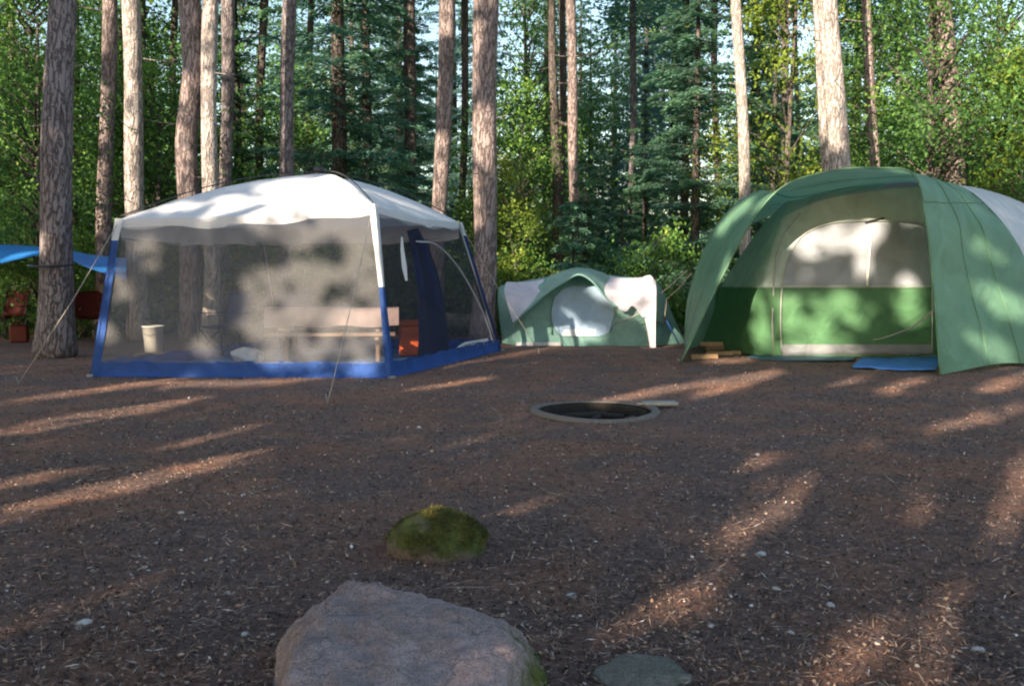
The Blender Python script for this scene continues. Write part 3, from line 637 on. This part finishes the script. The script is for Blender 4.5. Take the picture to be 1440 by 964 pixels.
MB().grid(loft([wl_o, [a.lerp(b_, .5) + Vector((0, 0, -.03)) for a, b_ in zip(wl_o, wl_i)], wl_i], 12, 14)).build('side_wing', M['far_white'], ft, True, label='white left wing of the fly')
tR = PX((858, 388, 15.7), (880, 391, 15.6), (900, 390, 15.5), (914, 387, 15.4), (922, 396, 15.4)); mR = PX((850, 410, 15.0), (868, 412, 15.1), (890, 412, 15.15), (910, 413, 15.15), (923, 412, 15.2)); bR = PX((867, 433, 15.0), (880, 438, 15.05), (890, 430, 15.1), (905, 447, 15.1), (922, 452, 15.1))
MB().grid(loft([tR, mR, bR], 24, 12, amp=.03)).build('side_wing', M['far_white'], ft, True, label='white right wing of the fly')
MB().grid(loft([PX((907, 448, 15.12), (922, 450, 15.1)), PX((914, 488, 15.12), (922, 489, 15.1))], 4, 8)).build('wing_strip', M['far_white'], ft, True)
sR = PX((922, 394, 15.4), (934, 412, 15.8), (944, 440, 16.2)); sB = PX((922, 450, 15.2), (942, 462, 15.8), (968, 487, 16.2))
MB().grid(loft([sR, sB], 10, 8)).build('side_fly', M['teal_light'], ft, True)
bl = PX((706, 486, 15.9), (733, 487, 15.35), (776, 488, 15.3), (860, 489, 15.3), (912, 489, 15.3), (965, 487, 15.9)); bu = PX((700, 412, 15.9), (726, 430, 15.4), (775, 410, 15.35), (862, 412, 15.35), (912, 425, 15.4), (938, 440, 15.9)); bt_ = PX((712, 398, 16.2), (730, 396, 15.9), (785, 387, 15.8), (845, 386, 15.8), (905, 392, 15.9), (925, 398, 16.3))
for p in bl: p.z = .01
body = loft([bl, bu, bt_], 50, 14, amp=.02)
MB().grid(body).build('body', M['teal'], ft, True)
fl2 = [p for r in body for p in r]
bv2 = BVHTree.FromPolygons([tuple(p) for p in fl2], [(i * 50 + j, i * 50 + j + 1, (i + 1) * 50 + j + 1, (i + 1) * 50 + j) for i in range(13) for j in range(49)])
MB().grid(loft([[Vector((p.x, p.y, p.z)) for p in bt_], [Vector((p.x, 17.2, p.z * .75)) for p in bt_], [Vector((p.x, 18.1, 0)) for p in bt_]], 20, 6)).build('rear_wall', M['teal'], ft, True)
decal([(402, 806, 834), (406, 793, 847), (415, 781, 858), (430, 776, 864), (448, 776, 865), (460, 779, 862), (469, 786, 854), (473, 794, 842)], 18, .025, bv2, 15.3, 'door', M['far_door'], ft)
decal([(463, 793, 838), (472, 790, 838)], 10, .04, bv2, 15.3, 'door_foot_strip', M['white'], ft)  # white strip paints the sunlit patch at the door foot
decal([(481, 726, 790), (486, 726, 790)], 10, .04, bv2, 15.3, 'ground_strip', M['grey_white'], ft)
MB().tube([hit(x, y, .03, bv2, 15.3) for x, y in [(776, 470), (774, 440), (779, 418), (792, 405), (812, 400), (840, 402), (858, 416), (865, 440), (858, 466)]], .014, 6).build('door_zip', M['teal'], ft, True)
for P_ in ([(864, 455, 15.3), (880, 450, 14.9), (900, 440, 14.9)], [(934, 445, 15.6), (948, 470, 15.3), (955, 484, 15.0)]):
    MB().tube(PX(*P_), .012, 6).build('guy_rope', M['cord'] if P_[0][0] < 900 else M['blue'], ft, True)

# ------------------------------------------------------------------ trees: near trunks
def trunk_path(pxb, pyb, pxt, wb, wt, depth=None, top=15.0, kink=()):
    b0 = gz(pxb, pyb); 
    if depth: b0 = at(pxb, pyb, depth); 
    d = b0.y; tp_ = at(pxt, 0, d); 
    if abs(b0.z) > .01:  # extrapolate down to the ground
        dirv = (tp_ - b0); b0 = b0 - dirv * (b0.z / dirv.z)
    b0.z = 0
    dirv = (tp_ - b0); h0 = tp_.z; rb = wb / 2 * d / FP; rt = wt / 2 * d / FP
    P = []; Rr = []; n = 34
    for i in range(n + 1):
        z = top * (i / n) ** 1.15; t = z / h0
        p = b0 + dirv * t; p.x += .03 * math.sin(z * .9 + pxb) * min(1, z); p.y += .03 * math.sin(z * .7 + pxb * 2)
        for (kz, kdx, kw) in kink: p.x += kdx * math.exp(-((z - kz) / kw) ** 2)
        if z <= h0: r = rb + (rt - rb) * t
        else: r = rt * (1 - .75 * (z - h0) / (top - h0))
        r *= 1 + .03 * math.sin(z * 2.3 + pxt); r *= 1 + .55 * math.exp(-z / .22)
        P.append(p); Rr.append(max(r, .015))
    P[0].z = -.1
    return P, Rr
def stubs(m, P, Rr, n, zmin=1.6, long=.5):
    for k in range(n):
        i = random.randint(6, len(P) - 3)
        if P[i].z < zmin: continue
        a = random.uniform(0, 6.28); ln = random.uniform(.12, long) * (1 + P[i].z / 8)
        d = Vector((math.cos(a), math.sin(a), random.uniform(-.2, .35)))
        q = P[i] + d * Rr[i] * .7; m.tube([q, q + d * ln * .5 + Vector((0, 0, -.02)), q + d * ln], [.016, .011, .004], 5)
def conifer_top(base, z0, z1, r0, n=7000):
    z = z0 + (z1 - z0) * rng.random(n) ** 1.1; f = (z - z0) / (z1 - z0)
    k = (z * 2.2).astype(int); an = rng.random(n) * 6.283; an = an + .5 * np.sin(an * 5 + k * 2.1)
    rr = r0 * (1 - f * .85) * np.sqrt(rng.random(n)) * (.7 + .3 * np.sin(an * 3 + k * 1.7))
    C = np.stack([rr * np.cos(an), rr * np.sin(an), z + .25 * np.sin(rr * 2)], 1)
    T = np.stack([np.cos(an), np.sin(an), -.2 + 0 * an], 1) + rdir(n) * .6
    return C, T, rdir(n), rng.uniform(.14, .30, n), rng.uniform(.05, .10, n), rng.random(n)
pine_crowns = [leafmesh('pine_crown', *conifer_top(None, -4.5, 1.5, 2.3, 6000), M['needle']) for _ in range(3)]
near = [
 # pxb, pyb, pxt, wb, wt, depth, bark, label
 (77, 502, 88, 46, 36, None, 'bark_grey', 'thick grey pine tied with dark rope in front of the blue tarp'),
 (147, 345, 153, 21, 20, 17.5, 'bark_pink', 'slim pinkish pine just right of the thick tied pine'),
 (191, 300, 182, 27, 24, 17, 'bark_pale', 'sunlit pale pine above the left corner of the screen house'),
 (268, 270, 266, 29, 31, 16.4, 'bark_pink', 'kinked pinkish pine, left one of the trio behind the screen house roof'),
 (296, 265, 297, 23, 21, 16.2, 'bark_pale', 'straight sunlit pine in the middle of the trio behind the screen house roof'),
 (317, 262, 320, 15, 18, 18.5, 'bark_grey', 'slim grey pine, right one of the trio behind the screen house roof'),
 (402, 250, 409, 20, 19, 18, 'bark_grey', 'slender grey pine behind the peak of the screen house'),
 (619, 300, 628, 21, 22, 17.2, 'bark_pink', 'medium pinkish grey pine left of the thickest centre pine'),
 (679, 478, 685, 32, 35, 16.0, 'bark_pink', 'thick straight pink barked pine at the right end of the screen house'),
 (784, 375, 777, 18, 9, 23, 'bark_dark', 'thin dark trunk behind the small tent, leaning left'),
 (788, 375, 791, 13, 9, 23.6, 'bark_dark', 'thin dark trunk behind the small tent, right one of the close pair'),
 (812, 372, 801, 15, 13, 22, 'bark_pink', 'greyish pink trunk behind the small tent peak'),
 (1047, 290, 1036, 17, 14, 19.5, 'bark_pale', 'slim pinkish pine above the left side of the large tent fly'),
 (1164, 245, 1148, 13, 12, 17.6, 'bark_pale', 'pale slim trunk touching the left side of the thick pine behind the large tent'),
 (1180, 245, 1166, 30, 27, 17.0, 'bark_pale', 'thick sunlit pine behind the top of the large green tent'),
 (1232, 245, 1216, 14, 13, 20, 'bark_pink', 'slim vine covered trunk right of the thick pine behind the large tent'),
 (1342, 250, 1324, 28, 26, 20, 'bark_pink', 'patchy lit trunk half hidden in leaves behind the right of the large tent'),
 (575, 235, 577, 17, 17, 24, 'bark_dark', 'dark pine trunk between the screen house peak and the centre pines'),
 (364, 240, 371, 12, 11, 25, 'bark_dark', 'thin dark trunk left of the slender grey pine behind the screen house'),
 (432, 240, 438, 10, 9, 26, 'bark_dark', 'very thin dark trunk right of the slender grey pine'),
 (236, 270, 248, 10, 9, 24, 'bark_dark', 'thin dark trunk left of the kinked pine'),
 (207, 290, 200, 9, 9, 23, 'bark_dark', 'thin dark trunk right of the sunlit pale pine'),
 (1103, 250, 1105, 12, 10, 27, 'bark_grey', 'thin bluish grey trunk left of the thick pine behind the large tent'),
 (1122, 250, 1119, 7, 6, 28, 'bark_grey', 'very thin grey trunk near the thick pine behind the large tent'),
 (888, 330, 891, 9, 9, 30, 'bark_grey', 'thin hazy trunk above the right wing of the small tent'),
 (1010, 300, 1004, 10, 9, 27, 'bark_dark', 'thin dark trunk left of the slim pinkish pine'),
 (22, 330, 16, 13, 12, 22, 'bark_pink', 'slim pinkish trunk at the far left edge'),
 (104, 300, 108, 9, 10, 21, 'bark_dark', 'thin dark trunk partly hidden behind the thick tied pine'),
 (650, 300, 655, 10, 10, 25, 'bark_dark', 'thin dark trunk between the two centre pines'),
 (1268, 240, 1262, 9, 8, 27, 'bark_grey', 'thin grey trunk above the corner of the large tent fly'),
]
tubes = []   # for sun gaps
for k, (pxb, pyb, pxt, wb, wt, dep, bark, lab) in enumerate(near):
    kink = ((5.0, .09, .7), (3.6, -.10, .8)) if 'kinked' in lab else ()
    thin = wb < 20 and (dep or 0) > 20
    P, Rr = trunk_path(pxb, pyb, pxt, wb, wt, dep, 13.5 if thin else 16.0, kink)
    root = empty('pine_tree', P[0] + Vector((0, 0, .1)), lab, 'tree')
    m = MB(); m.tube(P, Rr, 14 if thin else 22); stubs(m, P, Rr, 10 if not thin else 14, 1.8 if 'tied' in lab else 2.4)
    tr = m.build('trunk', M[bark], root, True)
    if not thin:
        md = tr.modifiers.new('sub', 'SUBSURF'); md.levels = 1; md.render_levels = 1
    cr = meobj('crown', pine_crowns[k % 3], root); cr.location = P[-1] - wloc(root); cr.rotation_euler = (0, 0, k)
    tubes.append((P, Rr, k))
# ------------------------------------------------------------------ forest prototypes
def proto_conifer(h, r, seed, dens=1.0):
    random.seed(seed); m = MB(); m.tube([(0, 0, -.2), (.02, 0, h * .5), (0, .02, h)], [h * .012 + .02, h * .008 + .01, .01], 8)
    Cs, Ts, Ns, ls, ws, ts = [], [], [], [], [], []
    z = h * .10
    while z < h * .98:
        f = z / h; n = random.randint(4, 6); a0 = random.uniform(0, 6.28)
        for q in range(n):
            a = a0 + q * 6.283 / n + random.uniform(-.3, .3); ln = r * (1 - f) ** .75 * random.uniform(.35, 1.2) + .15
            if random.random() < .12: continue
            d = np.array([math.cos(a), math.sin(a), 0]); droop = random.uniform(.1, .35)
            pts = [Vector((d[0] * ln * s, d[1] * ln * s, z + ln * (.18 * s - droop * s * s))) for s in (0, .33, .66, 1)]
            m.tube(pts, [.03 * (1 - f) + .006, .018, .010, .004], 4, False)
            k = int(240 * dens * ln * (.5 + .5 * ln / r)) + 12; s = rng.random(k) ** .65
            side = rng.normal(size=k) * .17 * ln * (1.25 - s) * 1.0
            px_ = d[None, :] * (ln * s)[:, None] + np.array([-d[1], d[0], 0])[None, :] * side[:, None]
            zz = z + ln * (.18 * s - droop * s * s) - np.abs(side) * .35 + rng.normal(size=k) * .035
            px_[:, 2] = zz; Cs.append(px_)
            sg = np.sign(side)[:, None]; T = d[None, :] * .7 + np.array([-d[1], d[0], 0])[None, :] * sg * .8 + rdir(k) * .35 + np.array([0, 0, -.25])
            Ts.append(T); Ns.append(np.array([0, 0, 1.])[None, :] + rdir(k) * .7)
            ls.append(rng.uniform(.09, .2, k)); ws.append(rng.uniform(.025, .06, k)); t0 = random.uniform(0, .55)
            ts.append(np.clip(t0 + .35 * s + rng.normal(size=k) * .1, 0, 1))
        z += random.uniform(.16, .46) * (1 + h * .02)
    cm = leafmesh('crown', *(np.concatenate(a) for a in (Cs, Ts, Ns, ls, ws, ts)), M['needle'])
    t = m.build('trunk', M['bark_dark'], None, True); return t, cm
def proto_broad(h, r, seed, mat, zlow=.12, clumps=60, per=240, ls_=(.05, .15), trunk=True, bark='bark_dark'):
    random.seed(seed); m = MB(); rt = h * .011 + .015
    m.tube([(0, 0, -.2), (.1 * random.uniform(-1, 1), 0, h * .4), (.25 * random.uniform(-1, 1), .2, h * .85)], [rt, rt * .7, rt * .25], 7)
    Cs, Ts, Ns, ls, ws, ts = [], [], [], [], [], []
    for k in range(clumps):
        f = random.random(); z = h * (zlow + (1 - zlow) * f); a = random.uniform(0, 6.28)
        rad = r * math.sin(math.pi * min(.97, .12 + .8 * f)) ** .7 * random.uniform(.25, 1.05)
        c = Vector((math.cos(a) * rad, math.sin(a) * rad, z))
        m.tube([(0, 0, max(.1, z - rad * .6 - .1)), (c.x * .5, c.y * .5, z - rad * .12 - .05), c], [rt * .3 + .004, .012, .004], 4, False)
        s = r * random.uniform(.13, .30); g_ = rng.normal(size=(per, 3)) * np.array([s, s, s * .55]); g_[:, 2] -= .25 * (g_[:, 0] ** 2 + g_[:, 1] ** 2) / s
        Cs.append(g_ + np.array(c)); Ts.append(rdir(per) + np.array([0, 0, -.4])); Ns.append(np.array([0, 0, .9])[None, :] + rdir(per))
        ln = rng.uniform(*ls_, per); ls.append(ln); ws.append(ln * rng.uniform(.45, .7, per))
        ts.append(np.clip(random.uniform(0, .75) + rng.normal(size=per) * .13 + .1 * g_[:, 2] / s, 0, 1))
    cm = leafmesh('crown', *(np.concatenate(a) for a in (Cs, Ts, Ns, ls, ws, ts)), M[mat])
    t = m.build('trunk', M[bark], None, True); return t, cm
protos = {
 'con': [proto_conifer(h, r, s) for h, r, s in [(13, 2.5, 1), (15, 2.3, 2), (10, 2.3, 3), (7, 1.9, 4)]],
 'bro': [proto_broad(h, r, s, 'leaf', clumps=c, per=230) for h, r, s, c in [(9, 2.4, 11, 75), (11, 2.8, 12, 90), (7, 2.0, 13, 60)]],
 'yel': [proto_broad(h, r, s, 'leaf_yellow', clumps=c, per=200) for h, r, s, c in [(7, 1.7, 21, 42), (9, 1.9, 22, 50)]],
 'shr': [proto_broad(h, r, s, mt_, zlow=.05, clumps=c, per=150, ls_=(.05, .10)) for h, r, s, c, mt_ in [(2.4, 1.3, 31, 34, 'leaf'), (1.8, 1.2, 32, 28, 'leaf'), (2.8, 1.1, 33, 34, 'leaf_yellow')]],
 'sap': [proto_conifer(3.2, 1.15, 41, 1.2), proto_conifer(4.5, 1.5, 42, 1.1)],
}
for lst in protos.values():
    for t, cm in lst: col.objects.unlink(t)
far_me = {}
def plant(kind, i, x, y, s, label, cat='tree', group=None, name=None):
    t, cm = protos[kind][i % len(protos[kind])]
    e = empty(name or {'con': 'conifer_tree', 'bro': 'leafy_tree', 'yel': 'leafy_tree', 'shr': 'shrub', 'sap': 'conifer_sapling'}[kind], (x, y, 0), label, cat, group)
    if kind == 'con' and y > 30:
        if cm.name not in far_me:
            c2 = cm.copy(); c2.materials.clear(); c2.materials.append(M['needle_far_haze']); far_me[cm.name] = c2
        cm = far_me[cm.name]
    e.rotation_euler = (0, 0, random.uniform(0, 6.28)); e.scale = (s, s, s * random.uniform(.9, 1.15))
    tt = bpy.data.objects.new('stem' if kind == 'shr' else 'trunk', t.data); col.objects.link(tt); tt.parent = e
    c_ = bpy.data.objects.new('foliage' if kind == 'shr' else 'crown', cm); col.objects.link(c_); c_.parent = e
    return e
def region(px):
    return 'at the far left' if px < 240 else 'behind the screen house' if px < 700 else 'behind the small tent' if px < 960 else 'behind the left of the large tent' if px < 1200 else 'behind the right of the large tent'
random.seed(99)
placed = []
def scatter(n, dlo, dhi, mind, pick, xlim=.66):
    c = 0; tries = 0
    while c < n and tries < 6000:
        tries += 1; d = math.sqrt(random.uniform(dlo ** 2, dhi ** 2)); x = random.uniform(-xlim, xlim) * d; px = 720 + x / d * FP
        if any((x - a) ** 2 + (d - b_) ** 2 < mind ** 2 for a, b_ in placed): continue
        r_ = pick(px, d)
        if r_ is None: continue
        kind, i, s = r_; placed.append((x, d)); c += 1
        nm = {'con': 'dark green conifer in the forest ', 'bro': 'leafy green tree in the forest ', 'yel': 'yellow green leafy tree in the forest ', 'shr': 'low leafy shrub under the trees ', 'sap': 'young conifer under the trees '}[kind]
        lab = nm + region(px)
        plant(kind, i, x, d, s, lab, 'shrub' if kind == 'shr' else 'tree', lab.replace('tree ', 'trees ').replace('conifer ', 'conifers ').replace('shrub ', 'shrubs '))
def pick_mid(px, d):
    gap = (745 < px < 960)
    if gap and d < 34: return ('sap', random.randint(0, 1), random.uniform(.8, 1.2)) if d > 22 else None
    if px < 260: return ('bro', random.randint(0, 2), random.uniform(.8, 1.15)) if random.random() < .75 else ('con', random.randint(0, 3), random.uniform(.8, 1.05))
    if px > 1190: return ('bro', random.randint(0, 2), random.uniform(.8, 1.15)) if random.random() < .8 else ('con', random.randint(0, 3), 1)
    return ('con', random.randint(0, 3), random.uniform(.75, 1.05)) if random.random() < .75 else ('bro', 2, random.uniform(.6, .9))
scatter(30, 20.5, 31, 2.3, pick_mid)
scatter(34, 31, 50, 2.6, lambda px, d: pick_mid(px, d) if not (750 < px < 950) else (('con', random.choice((0, 1, 2)), random.uniform(.9, 1.2)) if random.random() < .75 else ('bro', 1, random.uniform(.9, 1.1))))
scatter(9, 50, 66, 3.5, lambda px, d: ('con', random.randint(0, 2), random.uniform(.9, 1.15)) if not (760 < px < 940) or random.random() < .4 else None)
placed.clear()
scatter(46, 18.2, 27, 1.35, lambda px, d: (('shr', random.randint(0, 2) if 700 < px < 1150 else random.randint(0, 1), random.uniform(.75, 1.2)) if random.random() < .72 else ('sap', random.randint(0, 1), random.uniform(.6, .95))))
# particular ones
for kind, i, px, d, s, lab, cat in [
 ('shr', 2, 728, 19.0, 1.0, 'bright yellow green shrub left of the small tent behind the thick centre pine', 'shrub'),
 ('yel', 0, 712, 21.5, .55, 'bright yellow green young tree right of the thick centre pine', 'tree'),
 ('yel', 1, 1100, 21.5, .95, 'bright yellow green leafy tree left of the thick pine behind the large tent', 'tree'),
 ('yel', 0, 1440, 19, .85, 'yellow green leafy tree at the right edge behind the large tent', 'tree'),
 ('bro', 0, 60, 17.8, .8, 'leafy green tree behind the thick tied pine', 'tree'),
 ('bro', 2, 225, 18.8, .85, 'leafy green tree behind the left corner of the screen house', 'tree'),
 ('bro', 1, -60, 18.5, .8, 'leafy green tree beyond the left end of the blue tarp', 'tree'),
 ('bro', 1, 1300, 19.8, .9, 'dark leafy tree behind the top right of the large tent', 'tree'),
 ('bro', 0, 1395, 20.5, 1.0, 'dark leafy tree near the right edge behind the large tent', 'tree'),
 ('con', 2, 905, 26, .62, 'bluish conifer above the right wing of the small tent', 'tree'),
 ('con', 1, 520, 23, .85, 'broad conifer behind the right half of the screen house roof', 'tree'),
 ('con', 0, 960, 24, .8, 'broad conifer behind the gap between the small and large tents', 'tree')]:
    x = (px - 720) / FP * d; plant(kind, i, x, d, s, lab, cat)
for kind, i, px, d, s in [('con', 0, 768, 38, 1.25), ('bro', 1, 742, 33, 1.15), ('con', 1, 815, 44, 1.15), ('con', 3, 860, 40, 1.3), ('con', 0, 905, 37, 1.2), ('con', 1, 945, 33, 1.1), ('bro', 0, 925, 44, 1.5), ('con', 1, 560, 40, 1.2), ('con', 0, 500, 36, 1.2), ('con', 1, 640, 42, 1.2), ('bro', 1, 350, 38, 1.3), ('con', 0, 420, 42, 1.25)]:
    lab = ('tall hazy conifer' if kind == 'con' else 'tall hazy leafy tree') + ' rising in the distance ' + region(px)
    plant(kind, i, (px - 720) / FP * d, d, s, lab, 'tree', lab.replace('conifer', 'conifers').replace('leafy tree', 'leafy trees'))
# far-off wood as one mass
n = 60000; an = rng.uniform(-.64, .64, n); dd = rng.uniform(66, 90, n); x = an * dd
hh = 9 + 4 * np.sin(x * .35) + 2.5 * np.sin(x * .9 + 1) - 9.0 * np.exp(-((an - .13) / .07) ** 2) - 4 * np.exp(-((an + .42) / .05) ** 2)
C = np.stack([x, dd, rng.random(n) * np.maximum(hh, 3)], 1)
meta(meobj('distant_forest', leafmesh('distant_forest', C, rdir(n) + np.array([.5, 0, 0]), rdir(n), rng.uniform(.5, 1.2, n), rng.uniform(.2, .5, n), rng.random(n), M['needle_far_haze'])), 'distant bluish green wood far behind the tents', 'forest', kind='stuff')
# ground cover
n = 26000; dd = np.sqrt(rng.uniform(16.8 ** 2, 40 ** 2, n)); x = rng.uniform(-.66, .66, n) * dd
C = np.stack([x, dd, rng.random(n) ** 1.5 * .45], 1); C2 = C[(np.abs(x - 4.9) > 3.2) | (dd > 18)]
n = len(C2)
meta(meobj('ground_cover', leafmesh('ground_cover', C2, rdir(n) + np.array([0, 0, .8]), rdir(n), rng.uniform(.12, .3, n), rng.uniform(.04, .10, n), rng.random(n), M['fern'])), 'low green ferns and plants on the forest floor behind the tents', 'ground cover', kind='stuff')

# ------------------------------------------------------------------ unseen trees behind the photographer, crowns cut to place shade and sun patches
uu = np.array([math.cos(AZ), -math.sin(AZ), 0]); Ln = np.array(L); vv = np.cross(uu, Ln); vv = vv / np.linalg.norm(vv)
if vv[2] < 0: vv = -vv
def ab(p): p = np.asarray(p, float); return np.array([p @ uu, p @ vv])
caps = []  # wanted sunlit spots; crown leaves on their sun rays are left out
def cap(p, q, r): caps.append((ab(p), ab(q), r))
def gs(x0, y0, x1, y1, r): cap(gz(x0, y0), gz(x1, y1), r * .8)
def wp(x0, y0, x1, y1, d, r): cap(at(x0, y0, d), at(x1, y1, d), r)
for a in [(-40, 732, 290, 655, .15), (60, 603, 240, 566, .13), (60, 560, 200, 538, .10), (190, 542, 430, 536, .10), (-20, 688, 40, 672, .08), (600, 545, 665, 534, .10), (880, 558, 1080, 524, .13), (1000, 552, 1080, 528, .10),
          (925, 862, 1130, 682, .0), (690, 728, 765, 706, .02), (1170, 975, 1245, 868, -.003), (1296, 975, 1335, 835, -.006), (1415, 735, 1450, 645, .04), (1390, 835, 1402, 800, -.05), (1250, 548, 1285, 535, .08), (1395, 545, 1470, 520, .12), (1285, 735, 1308, 705, -.02), (1060, 655, 1075, 645, .04), (270, 620, 330, 605, .05), (100, 588, 130, 580, .05), (1180, 540, 1210, 530, .05), (1330, 600, 1440, 570, .05)]: gs(*a)
# screen house
wp(182, 312, 200, 303, 11.3, .02); wp(215, 312, 262, 285, 11.4, -.01); wp(268, 310, 325, 268, 11.5, .0)
wp(350, 308, 392, 270, 11.6, .10)
for x0, x1 in [(415, 510)]:
    for t in (.12, .5, .85):
        wp(x0, 306 - t * 40, x1, 302 - t * 44, 11.4 + t * 1.0, .16)

wp(400, 310, 520, 312, 11.2, .19); wp(516, 300, 530, 400, 11, .16); wp(380, 318, 450, 325, 11.1, .12)
wp(400, 455, 455, 480, 11, .33); wp(385, 410, 440, 420, 11.1, .20); wp(505, 440, 520, 500, 10.9, .20); wp(505, 395, 515, 400, 10.95, .13); wp(410, 500, 440, 505, 11, .15)
wp(212, 460, 218, 480, 12.3, .12); wp(535, 420, 540, 520, 10.9, .06); wp(160, 400, 165, 410, 10.9, .06); wp(150, 465, 150, 470, 10.9, .06)
wp(330, 500, 345, 505, 11.3, .05); wp(215, 345, 222, 370, 11.1, .06)
wp(560, 470, 585, 475, 11.5, .10); wp(575, 340, 575, 375, 12.0, .08); wp(650, 487, 685, 487, 14.0, .10); wp(672, 425, 688, 475, 14.5, .05)
wp(5, 357, 40, 352, 14.6, .10); wp(125, 372, 165, 380, 14.2, .12)
# trunks
def tk(x0, y0, x1, y1, d, r): wp(x0, y0, x1, y1, d, r)
tk(180, -30, 184, 60, 17, .18); tk(184, 72, 188, 150, 17, .15); tk(186, 165, 190, 215, 17, .15); tk(190, 240, 192, 290, 17, .14)
tk(296, -40, 297, 50, 16.1, .20); tk(296, 70, 296, 130, 16.1, .17); tk(295, 145, 296, 215, 16.1, .17); tk(296, 228, 296, 270, 16.1, .12)
tk(259, 120, 264, 270, 16.3, .14); tk(152, 30, 150, 70, 17.5, .08); tk(149, 130, 148, 200, 17.5, .07); tk(146, 230, 145, 320, 17.5, .08)
tk(82, 200, 82, 210, 13.5, .07); tk(88, 120, 89, 130, 13.5, .05); tk(75, 290, 77, 300, 13.5, .05)
tk(672, 50, 674, 70, 16, .12); tk(667, 90, 668, 130, 16, .06); tk(668, 260, 672, 310, 16, .11); tk(612, 200, 614, 240, 17.2, .10); tk(622, 20, 626, 50, 17.2, .06)
tk(1164, 40, 1170, 80, 17, .18); tk(1170, 105, 1172, 125, 17, .15); tk(1172, 155, 1177, 200, 17, .15); tk(1150, 20, 1158, 190, 17.6, .07)
tk(1040, 150, 1045, 250, 19.5, .12); tk(1035, 0, 1037, 40, 19.5, .10); tk(1218, 40, 1220, 140, 20, .14); tk(1335, 170, 1335, 200, 20, .2); tk(1330, 90, 1330, 115, 20, .14); tk(315, 250, 318, 130, 18.5, .04)
tk(800, 60, 806, 300, 22, .07); tk(577, 110, 576, 180, 24, .12)
# small tent
wp(870, 415, 890, 420, 15.1, .18); wp(905, 410, 917, 440, 15.2, .17); wp(918, 450, 920, 485, 15.1, .06); wp(795, 467, 835, 467, 15.2, .07); wp(825, 400, 845, 405, 15.1, .06); wp(870, 392, 912, 390, 15.4, .08)
# large tent
wp(1125, 322, 1215, 312, 12.6, .17); wp(1110, 350, 1125, 335, 13.7, .10); wp(1115, 440, 1125, 475, 13.3, .11); wp(1160, 440, 1165, 475, 13.3, .08); wp(1195, 440, 1215, 455, 13.3, .10); wp(1285, 420, 1290, 455, 13.2, .10)
wp(1130, 492, 1190, 490, 13.2, .12); wp(1105, 490, 1120, 495, 13.2, .08); wp(1065, 420, 1080, 480, 13.7, .09); wp(1145, 465, 1165, 470, 13.2, .05)
wp(1395, 415, 1430, 425, 11.9, .14); wp(1385, 480, 1400, 490, 11.7, .12); wp(1380, 350, 1400, 350, 12, .06); wp(1080, 330, 1040, 345, 14.2, .10); wp(1075, 300, 1100, 280, 12.4, .08)
wp(1000, 500, 1030, 498, 12.6, .10); wp(1225, 325, 1222, 400, 13.2, .04); wp(1290, 320, 1300, 320, 13.3, .08)
# forest patches
for (x0, y0, x1, y1, d, r) in [(1075, 0, 1130, 70, 21, .9), (700, 290, 745, 360, 19, .55), (1430, 30, 1440, 50, 19, .5), (150, 250, 170, 300, 18, .25), (500, 60, 560, 100, 24, .5), (840, 175, 850, 180, 26, .5), (860, 330, 920, 380, 20, .4), (1000, 220, 1020, 260, 20, .5), (120, 60, 130, 250, 19, .35), (1100, 170, 1120, 210, 22, .5), (430, 120, 470, 200, 24, .5), (1240, 120, 1290, 150, 20, .4), (30, 120, 50, 200, 18.5, .3), (1290, 190, 1310, 240, 20, .3), (640, 230, 650, 290, 22, .3), (960, 330, 990, 360, 19, .35), (750, 250, 765, 260, 24, .5), (330, 120, 350, 190, 22, .35), (480, 200, 560, 230, 23, .4), (1380, 150, 1420, 200, 20, .3)]: wp(x0, y0, x1, y1, d, r)
CA = np.array([c_[0] for c_ in caps]); CB = np.array([c_[1] for c_ in caps]); CR = np.array([c_[2] for c_ in caps])
def in_gap(P, grow=.085):
    q = np.stack([P @ uu, P @ vv], 1); bad = np.zeros(len(P), bool)
    for A, B, r in zip(CA, CB, CR):
        d = B - A; l2 = max(d @ d, 1e-9); t = np.clip(((q - A) @ d) / l2, 0, 1); dist = np.linalg.norm(q - A - t[:, None] * d, axis=1)
        bad |= dist < r + grow
    return bad
hor = np.array([math.sin(AZ), math.cos(AZ), 0])
rng = np.random.default_rng(5); random.seed(5)
for k, a in enumerate(np.linspace(-27, 6.5, 14)):
    s = -15 - (k % 2) * 3.2; base_ = uu * a + hor * s; base_[2] = 0
    root = empty('shade_tree', Vector(base_), 'tall leafy tree standing behind the photographer, out of the picture, crown cut to place sun patches', 'tree', 'trees behind the photographer')
    m = MB(); m.tube([Vector(base_) + Vector((0, 0, -.1)), Vector(base_) + Vector((.1, .1, 3.4))], [.2, .15], 12)
    m.build('trunk', M['bark_grey'], root, True)
    n = 20000
    th = rng.random(n) * 6.283; rr = 2.5 * np.sqrt(rng.random(n)); z = rng.uniform(3.6, 19.5, n)
    C = np.stack([rr * np.cos(th), rr * np.sin(th), z], 1) + base_
    bb = C @ vv; aa = C @ uu; ok = (~in_gap(C) | (rng.random(n) < .035)) & ((bb < 9.5) | (rng.random(n) < .05)) & ((aa > -17) | (rng.random(n) < .3)); C = C[ok] - base_; n = len(C)
    meobj('crown', leafmesh('crown', C, rdir(n), rdir(n), rng.uniform(.20, .30, n), rng.uniform(.15, .22, n), rng.random(n), M['leaf']), root)
